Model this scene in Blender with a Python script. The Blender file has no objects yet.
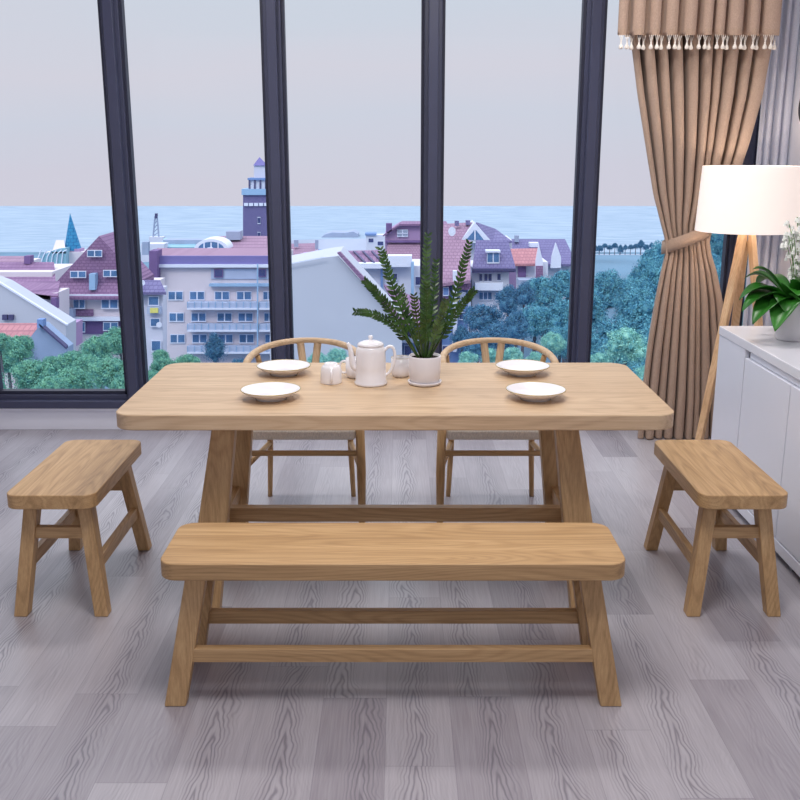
import bpy, bmesh, math, random
from mathutils import Vector, Matrix, noise
R = math.radians
sc = bpy.context.scene
COL = sc.collection
# ------------------------------------------------------------------ camera model
F, PITCH, H = 980.0, R(14.3), 1.567
CP, SP = math.cos(PITCH), math.sin(PITCH)
def W(px, py, Y):
    r = (py - 400) / F
    d = Y / (CP - r * SP); v = r * d
    return Vector(((px - 400) * d / F, Y, H - (d * SP + v * CP)))
cam = bpy.data.cameras.new('camera'); cam.lens = 36 * F / 800; cam.sensor_width = 36
cam.clip_end = 3000
co = bpy.data.objects.new('camera', cam); COL.objects.link(co)
co.location = (0, 0, H); co.rotation_euler = (R(90) - PITCH, 0, 0); sc.camera = co
sc.view_settings.view_transform = 'Standard'; sc.view_settings.look = 'None'
sc.view_settings.exposure = 0.0; sc.view_settings.gamma = 1.0
try: sc.view_settings.use_curve_mapping = False
except Exception: pass
try:
    sc.cycles.use_denoising = True
    sc.cycles.max_bounces = 8; sc.cycles.transparent_max_bounces = 16
    sc.cycles.caustics_reflective = False; sc.cycles.caustics_refractive = False
except Exception: pass

# ------------------------------------------------------------------ materials
def lin(h):
    h = h.lstrip('#'); o = []
    for i in (0, 2, 4):
        c = int(h[i:i+2], 16) / 255
        o.append(c / 12.92 if c <= .04045 else ((c + .055) / 1.055) ** 2.4)
    return (*o, 1)
def newmat(name):
    m = bpy.data.materials.new(name); m.use_nodes = True
    nt = m.node_tree; nt.nodes.clear()
    out = nt.nodes.new('ShaderNodeOutputMaterial')
    b = nt.nodes.new('ShaderNodeBsdfPrincipled')
    nt.links.new(b.outputs[0], out.inputs[0])
    return m, nt, b, out
def N(nt, t, **k):
    n = nt.nodes.new(t)
    for a, v in k.items():
        if a in n.inputs.keys() if hasattr(n.inputs, 'keys') else False: n.inputs[a].default_value = v
        else: setattr(n, a, v)
    return n
def ramp(nt, stops):
    r = nt.nodes.new('ShaderNodeValToRGB'); e = r.color_ramp.elements
    while len(e) < len(stops): e.new(.5)
    for i, (p, c) in enumerate(stops):
        e[i].position = p; e[i].color = lin(c) if isinstance(c, str) else c
    return r
def mathn(nt, op, a, b=None, c=None):
    n = nt.nodes.new('ShaderNodeMath'); n.operation = op
    for i, x in enumerate((a, b, c)):
        if x is None: continue
        if isinstance(x, (int, float)): n.inputs[i].default_value = x
        else: nt.links.new(x, n.inputs[i])
    return n.outputs[0]
def plain(name, col, rough=.5, var=.06, scale=6, spec=.4, metal=0, bump=0, coords='Object', bscale=None):
    m, nt, b, out = newmat(name)
    tc = N(nt, 'ShaderNodeTexCoord'); no = N(nt, 'ShaderNodeTexNoise')
    no.inputs['Scale'].default_value = scale; no.inputs['Detail'].default_value = 5
    nt.links.new(tc.outputs[coords], no.inputs['Vector'])
    c = lin(col); lo = tuple(x * (1 - var) for x in c[:3]) + (1,); hi = tuple(min(1, x * (1 + var)) for x in c[:3]) + (1,)
    r = ramp(nt, [(.3, lo), (.7, hi)])
    nt.links.new(no.outputs['Fac'], r.inputs[0]); nt.links.new(r.outputs[0], b.inputs['Base Color'])
    b.inputs['Roughness'].default_value = rough; b.inputs['Metallic'].default_value = metal
    b.inputs['Specular IOR Level'].default_value = spec
    if bump:
        n2 = N(nt, 'ShaderNodeTexNoise'); n2.inputs['Scale'].default_value = bscale or scale * 8
        nt.links.new(tc.outputs[coords], n2.inputs['Vector'])
        bp = N(nt, 'ShaderNodeBump'); bp.inputs['Strength'].default_value = bump; bp.inputs['Distance'].default_value = .01
        nt.links.new(n2.outputs['Fac'], bp.inputs['Height']); nt.links.new(bp.outputs[0], b.inputs['Normal'])
    return m
def oak(name, axis, dark, mid, light):
    """oak with fine straight grain along the axis, plus soft cathedral figure"""
    m, nt, b, out = newmat(name)
    tc = N(nt, 'ShaderNodeTexCoord')
    def mapped(s_along, s_across, off=0.0):
        mp = N(nt, 'ShaderNodeMapping'); s = [s_across] * 3; s[axis] = s_along
        mp.inputs['Scale'].default_value = s; mp.inputs['Location'].default_value = (off, off * .7, off * 1.3)
        nt.links.new(tc.outputs['Object'], mp.inputs['Vector']); return mp.outputs[0]
    big = N(nt, 'ShaderNodeTexNoise'); big.inputs['Scale'].default_value = 1; big.inputs['Detail'].default_value = 1.5
    nt.links.new(mapped(.8, 7, 3.1), big.inputs['Vector'])
    lines = mathn(nt, 'POWER', mathn(nt, 'MULTIPLY_ADD', mathn(nt, 'SINE', mathn(nt, 'MULTIPLY', big.outputs['Fac'], 170.0)), .5, .5), 2.0)
    fine = N(nt, 'ShaderNodeTexNoise'); fine.inputs['Scale'].default_value = 1; fine.inputs['Detail'].default_value = 6; fine.inputs['Roughness'].default_value = .7
    nt.links.new(mapped(6, 230), fine.inputs['Vector'])
    med = N(nt, 'ShaderNodeTexNoise'); med.inputs['Scale'].default_value = 1; med.inputs['Detail'].default_value = 4
    nt.links.new(mapped(1.2, 30, 7), med.inputs['Vector'])
    v = mathn(nt, 'MULTIPLY_ADD', lines, -.10, mathn(nt, 'MULTIPLY', fine.outputs['Fac'], .55))
    v = mathn(nt, 'MULTIPLY_ADD', med.outputs['Fac'], .5, v)
    r = ramp(nt, [(.22, dark), (.48, mid), (.68, light)])
    nt.links.new(v, r.inputs[0]); nt.links.new(r.outputs[0], b.inputs['Base Color'])
    b.inputs['Roughness'].default_value = .45; b.inputs['Specular IOR Level'].default_value = .35
    bp = N(nt, 'ShaderNodeBump'); bp.inputs['Strength'].default_value = .12; bp.inputs['Distance'].default_value = .002
    nt.links.new(v, bp.inputs['Height']); nt.links.new(bp.outputs[0], b.inputs['Normal'])
    return m
OAK = [oak('oak_grain_' + 'xyz'[a], a, '#93734f', '#ba9569', '#d0ac7f') for a in range(3)]
OAKP = [oak('pale_oak_grain_' + 'xyz'[a], a, '#ac8f72', '#c9ac8b', '#d8be9d') for a in range(3)]

def floor_mat():
    m, nt, b, out = newmat('grey_wash_plank')
    tc = N(nt, 'ShaderNodeTexCoord'); sp = N(nt, 'ShaderNodeSeparateXYZ')
    nt.links.new(tc.outputs['Object'], sp.inputs[0])
    PW, PL = .185, 1.0
    X, Y = sp.outputs[0], sp.outputs[1]
    xi = mathn(nt, 'DIVIDE', mathn(nt, 'ADD', X, 10.03), PW); col = mathn(nt, 'FLOOR', xi)
    u = mathn(nt, 'SUBTRACT', mathn(nt, 'FRACT', xi), .5)
    wn = N(nt, 'ShaderNodeTexWhiteNoise', noise_dimensions='1D'); nt.links.new(col, wn.inputs['W'])
    yi = mathn(nt, 'ADD', mathn(nt, 'DIVIDE', mathn(nt, 'ADD', Y, 10), PL), wn.outputs['Value'])
    row = mathn(nt, 'FLOOR', yi); v = mathn(nt, 'FRACT', yi)
    cid = mathn(nt, 'ADD', mathn(nt, 'MULTIPLY', col, 7.13), mathn(nt, 'MULTIPLY', row, 3.71))
    w2 = N(nt, 'ShaderNodeTexWhiteNoise', noise_dimensions='1D'); nt.links.new(cid, w2.inputs['W'])
    sc_ = N(nt, 'ShaderNodeSeparateColor'); nt.links.new(w2.outputs['Color'], sc_.inputs[0])
    r1, r2, r3 = sc_.outputs
    # wandering centre line of the figure
    cb = N(nt, 'ShaderNodeCombineXYZ')
    nt.links.new(mathn(nt, 'MULTIPLY', X, 3.2), cb.inputs[0]); nt.links.new(mathn(nt, 'MULTIPLY', Y, 2.2), cb.inputs[1])
    nt.links.new(mathn(nt, 'MULTIPLY', r1, 40), cb.inputs[2])
    n1 = N(nt, 'ShaderNodeTexNoise'); n1.inputs['Scale'].default_value = 1.6; n1.inputs['Detail'].default_value = 3
    nt.links.new(cb.outputs[0], n1.inputs['Vector'])
    cb2 = N(nt, 'ShaderNodeCombineXYZ')
    nt.links.new(mathn(nt, 'MULTIPLY', X, 22), cb2.inputs[0]); nt.links.new(mathn(nt, 'MULTIPLY', Y, 4.5), cb2.inputs[1])
    nt.links.new(mathn(nt, 'MULTIPLY', r1, 40), cb2.inputs[2])
    n2 = N(nt, 'ShaderNodeTexNoise'); n2.inputs['Scale'].default_value = 1; n2.inputs['Detail'].default_value = 4
    nt.links.new(cb2.outputs[0], n2.inputs['Vector'])
    uc = mathn(nt, 'ADD', u, mathn(nt, 'MULTIPLY', mathn(nt, 'SUBTRACT', n1.outputs['Fac'], .5), .6))
    uc = mathn(nt, 'ADD', uc, mathn(nt, 'MULTIPLY', mathn(nt, 'SUBTRACT', r2, .5), .45))
    au = mathn(nt, 'ABSOLUTE', uc)
    ph = mathn(nt, 'MULTIPLY', mathn(nt, 'POWER', au, 1.3), 150)
    ph = mathn(nt, 'ADD', ph, mathn(nt, 'MULTIPLY', v, mathn(nt, 'MULTIPLY_ADD', r3, 26, 26)))
    ph = mathn(nt, 'ADD', ph, mathn(nt, 'MULTIPLY', n2.outputs['Fac'], 5))
    ph = mathn(nt, 'ADD', ph, mathn(nt, 'MULTIPLY', n1.outputs['Fac'], 12))
    s = mathn(nt, 'MULTIPLY_ADD', mathn(nt, 'SINE', ph), .5, .5)
    s = mathn(nt, 'POWER', s, 2.4)
    fade = N(nt, 'ShaderNodeMapRange'); fade.inputs[1].default_value = .1; fade.inputs[2].default_value = .3
    fade.inputs[3].default_value = 1; fade.inputs[4].default_value = .12
    nt.links.new(au, fade.inputs[0])
    amt = mathn(nt, 'MULTIPLY', mathn(nt, 'MULTIPLY', s, fade.outputs[0]), mathn(nt, 'MULTIPLY_ADD', mathn(nt, 'GREATER_THAN', r3, .45), .7, .3))
    cb3 = N(nt, 'ShaderNodeCombineXYZ')
    nt.links.new(mathn(nt, 'MULTIPLY', X, 160), cb3.inputs[0]); nt.links.new(mathn(nt, 'MULTIPLY', Y, 5), cb3.inputs[1])
    n3 = N(nt, 'ShaderNodeTexNoise'); n3.inputs['Scale'].default_value = 1; n3.inputs['Detail'].default_value = 5
    nt.links.new(cb3.outputs[0], n3.inputs['Vector'])
    base = ramp(nt, [(0, '#948e96'), (.5, '#a8a3aa'), (1, '#bab6bc')])
    bv = mathn(nt, 'ADD', mathn(nt, 'MULTIPLY', r2, .8), mathn(nt, 'MULTIPLY', n3.outputs['Fac'], 1.1))
    nt.links.new(mathn(nt, 'SUBTRACT', bv, .42), base.inputs[0])
    mx = N(nt, 'ShaderNodeMix', data_type='RGBA'); mx.inputs[7].default_value = lin('#5f5966')
    nt.links.new(mathn(nt, 'MULTIPLY', amt, .62), mx.inputs[0]); nt.links.new(base.outputs[0], mx.inputs[6])
    # seams
    eu = mathn(nt, 'SUBTRACT', .5, mathn(nt, 'ABSOLUTE', u))
    e1 = mathn(nt, 'LESS_THAN', eu, .006)
    ev = mathn(nt, 'MINIMUM', v, mathn(nt, 'SUBTRACT', 1, v)); e2 = mathn(nt, 'LESS_THAN', ev, .0012)
    seam = mathn(nt, 'MULTIPLY', mathn(nt, 'MAXIMUM', e1, e2), .4)
    mx2 = N(nt, 'ShaderNodeMix', data_type='RGBA'); mx2.inputs[7].default_value = lin('#6e6874')
    nt.links.new(seam, mx2.inputs[0]); nt.links.new(mx.outputs[2], mx2.inputs[6])
    nt.links.new(mx2.outputs[2], b.inputs['Base Color'])
    b.inputs['Roughness'].default_value = .34; b.inputs['Specular IOR Level'].default_value = .6
    bp = N(nt, 'ShaderNodeBump'); bp.inputs['Strength'].default_value = .1; bp.inputs['Distance'].default_value = .001
    nt.links.new(amt, bp.inputs['Height']); nt.links.new(bp.outputs[0], b.inputs['Normal'])
    return m
def brickish(name, c1, c2, mortar, sx, sy, rough=.8, axis='xz'):
    m, nt, b, out = newmat(name)
    tc = N(nt, 'ShaderNodeTexCoord'); sp = N(nt, 'ShaderNodeSeparateXYZ'); nt.links.new(tc.outputs['Object'], sp.inputs[0])
    cb = N(nt, 'ShaderNodeCombineXYZ'); nt.links.new(sp.outputs[0], cb.inputs[0]); nt.links.new(sp.outputs[2], cb.inputs[1])
    br = N(nt, 'ShaderNodeTexBrick'); nt.links.new(cb.outputs[0], br.inputs['Vector'])
    br.inputs['Color1'].default_value = lin(c1); br.inputs['Color2'].default_value = lin(c2); br.inputs['Mortar'].default_value = lin(mortar)
    br.inputs['Scale'].default_value = 1; br.inputs['Brick Width'].default_value = sx; br.inputs['Row Height'].default_value = sy
    br.inputs['Mortar Size'].default_value = sy * .12
    nt.links.new(br.outputs[0], b.inputs['Base Color']); b.inputs['Roughness'].default_value = rough
    b.inputs['Specular IOR Level'].default_value = .2
    return m
def glass_mat(name, tint='#ffffff', refl=.03):
    m, nt, b, out = newmat(name); nt.nodes.remove(b)
    t = N(nt, 'ShaderNodeBsdfTransparent'); t.inputs[0].default_value = lin(tint)
    g = N(nt, 'ShaderNodeBsdfGlossy'); g.inputs['Roughness'].default_value = .02
    lw = N(nt, 'ShaderNodeLayerWeight'); fr = mathn(nt, 'MULTIPLY_ADD', mathn(nt, 'POWER', lw.outputs['Facing'], 5.0), .3, .008)
    mx = N(nt, 'ShaderNodeMixShader'); nt.links.new(fr, mx.inputs[0])
    nt.links.new(t.outputs[0], mx.inputs[1]); nt.links.new(g.outputs[0], mx.inputs[2]); nt.links.new(mx.outputs[0], out.inputs[0])
    return m
def cloth_mat(name, col, scale=420, transl=0.0, c2=None):
    m, nt, b, out = newmat(name)
    tc = N(nt, 'ShaderNodeTexCoord')
    mp = N(nt, 'ShaderNodeMapping'); mp.inputs['Scale'].default_value = (scale, scale, scale * .35)
    nt.links.new(tc.outputs['Object'], mp.inputs['Vector'])
    no = N(nt, 'ShaderNodeTexNoise'); no.inputs['Scale'].default_value = 1; nt.links.new(mp.outputs[0], no.inputs['Vector'])
    c = lin(col); r = ramp(nt, [(.3, tuple(x * .86 for x in c[:3]) + (1,)), (.7, tuple(min(1, x * 1.1) for x in c[:3]) + (1,))])
    nt.links.new(no.outputs['Fac'], r.inputs[0]); nt.links.new(r.outputs[0], b.inputs['Base Color'])
    b.inputs['Roughness'].default_value = .9; b.inputs['Specular IOR Level'].default_value = .15
    b.inputs['Sheen Weight'].default_value = .15
    if transl:
        t = N(nt, 'ShaderNodeBsdfTranslucent'); t.inputs[0].default_value = c
        mx = N(nt, 'ShaderNodeMixShader'); mx.inputs[0].default_value = transl
        nt.links.new(b.outputs[0], mx.inputs[1]); nt.links.new(t.outputs[0], mx.inputs[2]); nt.links.new(mx.outputs[0], out.inputs[0])
    return m
def leaf_mat(name, c1, c2, rough=.45, scale=1.5, transl=.0, coords='Object'):
    m = plain(name, c1, rough, 0, scale)
    nt = m.node_tree
    r = [n for n in nt.nodes if n.type == 'VALTORGB'][0]
    r.color_ramp.elements[0].color = lin(c1); r.color_ramp.elements[1].color = lin(c2)
    return m
M = dict(
    floor=floor_mat(), wall=plain('warm_white_wall', '#d3d0d6', .8, .01), wallb=plain('white_kerb', '#e9eaf3', .5, .01),
    frame=plain('dark_navy_aluminium', '#44475f', .3, .04, 3, .5), frame2=plain('dark_navy_gasket', '#2a2c40', .5, .04),
    glass=glass_mat('window_glass'),
    porcelain=plain('white_porcelain', '#eeebee', .18, .01, 5, .5), gold=plain('gold_rim', '#b7a15e', .35, .05, 9, .5, .6),
    ceramic=plain('matte_white_ceramic', '#e4e0e3', .5, .02, 8), soil=plain('dark_soil', '#2a1d18', .95, .4, 60, .1, 0, .6),
    zz=leaf_mat('zz_leaf_green', '#16300f', '#3f6226', .3, 30), zzs=leaf_mat('zz_stem', '#2d4a20', '#486a32', .4, 30),
    zzb=leaf_mat('zz_bluish_leaf', '#233d22', '#5a7a44', .3, 30),
    cord=cloth_mat('paper_cord', '#f4ecdf', 300), cabinet=plain('white_lacquer', '#e8eaf4', .3, .01, 3, .5),
    cabtop=plain('white_lacquer_top', '#e9e9f0', .22, .01, 3, .5), gap=plain('shadow_gap_grey', '#70727f', .7, .02), steel=plain('brushed_steel', '#a7a8b0', .3, .05, 9, .5, .8),
    curtain=cloth_mat('tan_linen', '#b49c8b', 420, .0), valance=cloth_mat('tan_linen_valance', '#b79d8c', 393),
    tie=cloth_mat('tan_tieback', '#b59b88', 393), cream=cloth_mat('cream_thread', '#f5ece2', 600), sheer=cloth_mat('sheer_grey', '#dcdbe4', 500, .35),
    lily=leaf_mat('lily_leaf', '#164a13', '#357f26', .35, 9), lilys=leaf_mat('lily_stem', '#5c8a45', '#7da35f', .5, 20), bell=plain('white_flower', '#eef0ea', .5, .03),
    lampwood=[oak('lamp_wood_' + 'xyz'[a], a, '#bd966e', '#d8b188', '#eacba4') for a in range(3)],
    mirror=plain('dark_mirror', '#0d0c10', .1, 0), rim=plain('pale_rim', '#eceaec', .3, .01),
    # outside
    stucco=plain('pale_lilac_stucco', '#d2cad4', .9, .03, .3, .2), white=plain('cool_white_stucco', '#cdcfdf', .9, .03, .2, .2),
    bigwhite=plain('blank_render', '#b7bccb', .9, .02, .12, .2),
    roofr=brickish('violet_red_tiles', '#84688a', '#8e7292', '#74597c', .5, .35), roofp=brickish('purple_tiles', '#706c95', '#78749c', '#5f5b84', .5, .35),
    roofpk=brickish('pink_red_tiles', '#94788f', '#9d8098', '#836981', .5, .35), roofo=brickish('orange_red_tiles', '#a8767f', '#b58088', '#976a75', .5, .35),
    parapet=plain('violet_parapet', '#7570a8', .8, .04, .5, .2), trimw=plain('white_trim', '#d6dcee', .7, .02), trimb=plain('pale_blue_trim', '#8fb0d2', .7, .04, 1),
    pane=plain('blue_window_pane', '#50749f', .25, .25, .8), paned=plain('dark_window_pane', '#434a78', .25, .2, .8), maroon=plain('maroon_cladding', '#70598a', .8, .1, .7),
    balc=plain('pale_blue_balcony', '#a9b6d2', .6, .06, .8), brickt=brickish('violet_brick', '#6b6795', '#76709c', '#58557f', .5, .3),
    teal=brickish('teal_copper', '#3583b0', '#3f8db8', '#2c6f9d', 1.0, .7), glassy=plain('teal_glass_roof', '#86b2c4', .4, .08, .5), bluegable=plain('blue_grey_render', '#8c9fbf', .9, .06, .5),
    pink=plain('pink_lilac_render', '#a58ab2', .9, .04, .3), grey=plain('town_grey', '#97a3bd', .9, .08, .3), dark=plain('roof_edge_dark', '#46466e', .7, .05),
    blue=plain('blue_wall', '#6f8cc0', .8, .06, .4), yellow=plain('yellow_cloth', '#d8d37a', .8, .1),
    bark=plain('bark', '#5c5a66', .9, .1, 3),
)
def tree_mat(n, a, b_):
    m = leaf_mat(n, a, b_, .7, 4.5); m.node_tree.nodes
    for nd in m.node_tree.nodes:
        if nd.type == 'BSDF_PRINCIPLED': nd.inputs['Specular IOR Level'].default_value = .15
    return m
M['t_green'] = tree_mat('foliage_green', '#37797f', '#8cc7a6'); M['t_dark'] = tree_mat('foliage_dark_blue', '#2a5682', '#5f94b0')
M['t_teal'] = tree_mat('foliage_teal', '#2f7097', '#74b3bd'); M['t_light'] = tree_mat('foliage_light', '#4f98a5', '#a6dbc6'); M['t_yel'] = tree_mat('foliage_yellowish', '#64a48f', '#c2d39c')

# ------------------------------------------------------------------ mesh helpers
def props(o, label=None, cat=None, group=None, kind=None):
    if label: o['label'] = label
    if cat: o['category'] = cat
    if group: o['group'] = group
    if kind: o['kind'] = kind
    return o
def empty(name, loc, label, cat, group=None, rz=0):
    o = bpy.data.objects.new(name, None); COL.objects.link(o); o.location = loc; o.rotation_euler = (0, 0, rz)
    o.empty_display_size = .05
    bpy.context.view_layer.update()
    return props(o, label, cat, group)
def obj(name, bm, mat, parent=None, smooth=False, bevel=0, seg=2, loc=None, world=False):
    """bm in parent's local space (or world space if world=True)"""
    me = bpy.data.meshes.new(name)
    bmesh.ops.recalc_face_normals(bm, faces=bm.faces)
    bm.to_mesh(me); bm.free()
    for mm in (mat if isinstance(mat, (list, tuple)) else [mat]): me.materials.append(mm)
    o = bpy.data.objects.new(name, me); COL.objects.link(o)
    if parent is not None:
        o.parent = parent
        if world:
            wm = Matrix.Translation(parent_loc(parent))
            me.transform(wm.inverted())
    if loc is not None: o.location = loc
    if smooth: me.polygons.foreach_set('use_smooth', [True] * len(me.polygons))
    if bevel:
        b = o.modifiers.new('bevel', 'BEVEL'); b.width = bevel; b.segments = seg; b.limit_method = 'ANGLE'; b.angle_limit = R(35)
        me.polygons.foreach_set('use_smooth', [True] * len(me.polygons))
        b.harden_normals = True
    return o
def parent_loc(p):
    v = Vector((0, 0, 0))
    while p is not None: v += p.location; p = p.parent
    return v
def BM(): return bmesh.new()
def box(bm, x0, x1, y0, y1, z0, z1):
    v = [bm.verts.new((x, y, z)) for z in (z0, z1) for y in (y0, y1) for x in (x0, x1)]
    for f in ((0, 1, 3, 2), (4, 5, 7, 6), (0, 1, 5, 4), (2, 3, 7, 6), (0, 2, 6, 4), (1, 3, 7, 5)): bm.faces.new([v[i] for i in f])
    return bm
def boxm(*a): return box(BM(), *a)
def hexa(bm, bot, top):
    """bot, top: four points each, same winding"""
    a = [bm.verts.new(p) for p in bot]; b = [bm.verts.new(p) for p in top]
    bm.faces.new(a); bm.faces.new(b)
    for i in range(4): bm.faces.new((a[i], a[(i+1) % 4], b[(i+1) % 4], b[i]))
    return bm
def prism(bm, pts, vec):
    vec = Vector(vec); a = [bm.verts.new(p) for p in pts]; b = [bm.verts.new(Vector(p) + vec) for p in pts]
    bm.faces.new(a); bm.faces.new(b); n = len(a)
    for i in range(n): bm.faces.new((a[i], a[(i+1) % n], b[(i+1) % n], b[i]))
    return bm
def rrect(w, d, r, n=8):
    p = []
    for cx, cy, a0 in ((w/2-r, d/2-r, 0), (-w/2+r, d/2-r, 90), (-w/2+r, -d/2+r, 180), (w/2-r, -d/2+r, 270)):
        for i in range(n + 1):
            a = R(a0 + 90 * i / n); p.append((cx + r * math.cos(a), cy + r * math.sin(a)))
    return p
def lathe(bm, prof, n=40, c=(0, 0), closed=False):
    rings = []
    for r, z in prof:
        if r < 1e-6: rings.append([bm.verts.new((c[0], c[1], z))])
        else: rings.append([bm.verts.new((c[0] + r * math.cos(2*math.pi*i/n), c[1] + r * math.sin(2*math.pi*i/n), z)) for i in range(n)])
    pairs = list(zip(rings, rings[1:])) + ([(rings[-1], rings[0])] if closed else [])
    for a, b in pairs:
        if len(a) == 1 and len(b) == 1: continue
        for i in range(n):
            j = (i + 1) % n
            if len(a) == 1: bm.faces.new((a[0], b[i], b[j]))
            elif len(b) == 1: bm.faces.new((a[i], a[j], b[0]))
            else: bm.faces.new((a[i], a[j], b[j], b[i]))
    return bm
def tube(bm, pts, rad, n=10, sx=1.0, up=None, cap=True):
    """swept tube, rad number or list; sx squashes along the 'up'-perpendicular axis"""
    pts = [Vector(p) for p in pts]; k = len(pts)
    if not isinstance(rad, (list, tuple)): rad = [rad] * k
    rings = []; prev = None
    for i, p in enumerate(pts):
        t = (pts[min(i+1, k-1)] - pts[max(i-1, 0)]).normalized()
        if prev is None:
            u = Vector(up) if up else (Vector((0, 0, 1)) if abs(t.z) < .9 else Vector((1, 0, 0)))
        else: u = prev
        u = (u - t * u.dot(t)).normalized(); prev = u; w = t.cross(u)
        rings.append([bm.verts.new(p + u * rad[i] * math.cos(2*math.pi*j/n) + w * rad[i] * sx * math.sin(2*math.pi*j/n)) for j in range(n)])
    for a, b in zip(rings, rings[1:]):
        for j in range(n): bm.faces.new((a[j], a[(j+1) % n], b[(j+1) % n], b[j]))
    if cap: bm.faces.new(rings[0]); bm.faces.new(rings[-1])
    return bm
def spline(pts, n=8):
    pts = [Vector(p) for p in pts]; P = [2*pts[0]-pts[1]] + pts + [2*pts[-1]-pts[-2]]; out = []
    for i in range(1, len(P) - 2):
        a, b, c, d = P[i-1:i+3]
        for j in range(n):
            t = j / n
            out.append(.5 * ((2*b) + (c-a)*t + (2*a-5*b+4*c-d)*t*t + (3*b-a-3*c+d)*t**3))
    out.append(pts[-1]); return out
def interp(t, tab):
    if t <= tab[0][0]: return tab[0][1]
    for (a, x), (b, y) in zip(tab, tab[1:]):
        if t <= b: return x + (y - x) * (t - a) / (b - a)
    return tab[-1][1]
def copy_tree(o, parent=None):
    c = o.copy(); COL.objects.link(c); c.parent = parent
    for ch in list(o.children): copy_tree(ch, c)
    return c

# ------------------------------------------------------------------ the room
XR, YW, ZC = 2.06, 5.45, 3.0
props(obj('floor', boxm(-3.2, XR + .1, -2.5, YW + .15, -.12, 0), M['floor']), kind='structure')
props(obj('ceiling', boxm(-3.2, XR + .1, -2.5, YW + .15, ZC, ZC + .12), M['wall']), kind='structure')
props(obj('wall_right', boxm(XR, XR + .12, -2.5, YW + .15, 0, ZC), M['wall']), kind='structure')
props(obj('wall_left', boxm(-3.32, -3.2, -2.5, YW + .15, 0, ZC), M['wall']), kind='structure')
# white kerb under the glazing
b = boxm(-3.2, XR, YW, YW + .14, 0, .118); box(b, -3.2, XR, YW - .02, YW + .14, .118, .134)
props(obj('baseboard_back', b, M['wallb'], bevel=.003), kind='structure')
# glazed bays between mullions
MX = [-3.2 + .03, -2.368, -1.52, -.672, .176, 1.024, 1.872]
MWH = .047
def mull(bm, x, w=MWH, y0=YW, z0=.134, z1=ZC):
    box(bm, x - w, x + w, y0 + .012, y0 + .10, z0, z1)
    box(bm, x - w * .55, x + w * .55, y0 - .03, y0 + .012, z0, z1)
for i in range(len(MX)):
    x0 = MX[i]; x1 = MX[i+1] if i + 1 < len(MX) else XR
    b = BM(); mull(b, x0)
    a0, a1 = x0 + MWH, (x1 - MWH if i + 1 < len(MX) else x1)
    box(b, a0, a1, YW + .012, YW + .10, .134, .205); box(b, a0, a1, YW - .03, YW + .012, .134, .178)
    box(b, a0, a1, YW + .012, YW + .10, ZC - .09, ZC)
    w = obj('window_%d' % (i + 1), b, M['frame'], bevel=.004); props(w, kind='structure')
    b = BM()                                            # slim inner gasket
    for (p, q, r_, s) in ((a0, a0 + .016, .205, ZC - .09), (a1 - .016, a1, .205, ZC - .09), (a0, a1, .205, .224), (a0, a1, ZC - .106, ZC - .09)):
        box(b, p, q, YW + .03, YW + .085, r_, s)
    obj('gasket', b, M['frame2'], w)
    obj('pane', boxm(a0 + .01, a1 - .01, YW + .065, YW + .071, .215, ZC - .1), M['glass'], w)

# ------------------------------------------------------------------ dining table
def seat_top(w, d, t, r, z1, mat, name, parent, bev=.004):
    b = prism(BM(), [(x, y, z1 - t) for x, y in rrect(w, d, r)], (0, 0, t))
    return obj(name, b, mat, parent, bevel=bev, seg=3)
def leg4(parent, sx, sy, top_c, bot_c, wt, wb, dt, db, zt, mat):
    """splayed leg; centre points, half sizes"""
    def q(c, w, d, z): return [(c[0]-w, c[1]-d, z), (c[0]+w, c[1]-d, z), (c[0]+w, c[1]+d, z), (c[0]-w, c[1]+d, z)]
    b = hexa(BM(), q((bot_c[0]*sx, bot_c[1]*sy), wb, db, 0), q((top_c[0]*sx, top_c[1]*sy), wt, dt, zt))
    return obj('leg', b, mat, parent, bevel=.004)
t = empty('dining_table', (-.016, 3.41, 0), 'long pale oak dining table with rounded corners and splayed trestle legs', 'table')
seat_top(1.81, .80, .052, .07, .75, OAKP[0], 'tabletop', t, .005)
for sx in (-1, 1):
    for sy in (-1, 1):
        leg4(t, sx, sy, (.572, .215), (.672, .275), .038, .060, .03, .03, .698, OAK[2])
for sx in (-1, 1):
    obj('side_stretcher', boxm(sx*.63 - .02, sx*.63 + .02, -.235, .235, .238, .293), OAK[1], t, bevel=.003)
obj('stretcher', boxm(-.63, .63, -.02, .02, .239, .293), OAK[0], t, bevel=.003)

# ------------------------------------------------------------------ bench
t = empty('bench', (-.02, 2.69, 0), 'long low oak bench with rounded seat corners in front of the dining table', 'bench')
seat_top(1.316, .318, .051, .052, .45, OAK[0], 'seat', t)
for sx in (-1, 1):
    for sy in (-1, 1): leg4(t, sx, sy, (.560, .085), (.634, .13), .030, .031, .024, .022, .402, OAK[2])
for sy in (-1, 1):
    obj('stretcher', boxm(-.59, .59, sy*.119 - .014, sy*.119 + .014, .132, .175), OAK[0], t, bevel=.003)
for sx in (-1, 1):
    obj('side_stretcher', boxm(sx*.585 - .015, sx*.585 + .015, -.1, .1, .27, .305), OAK[1], t, bevel=.003)

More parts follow.
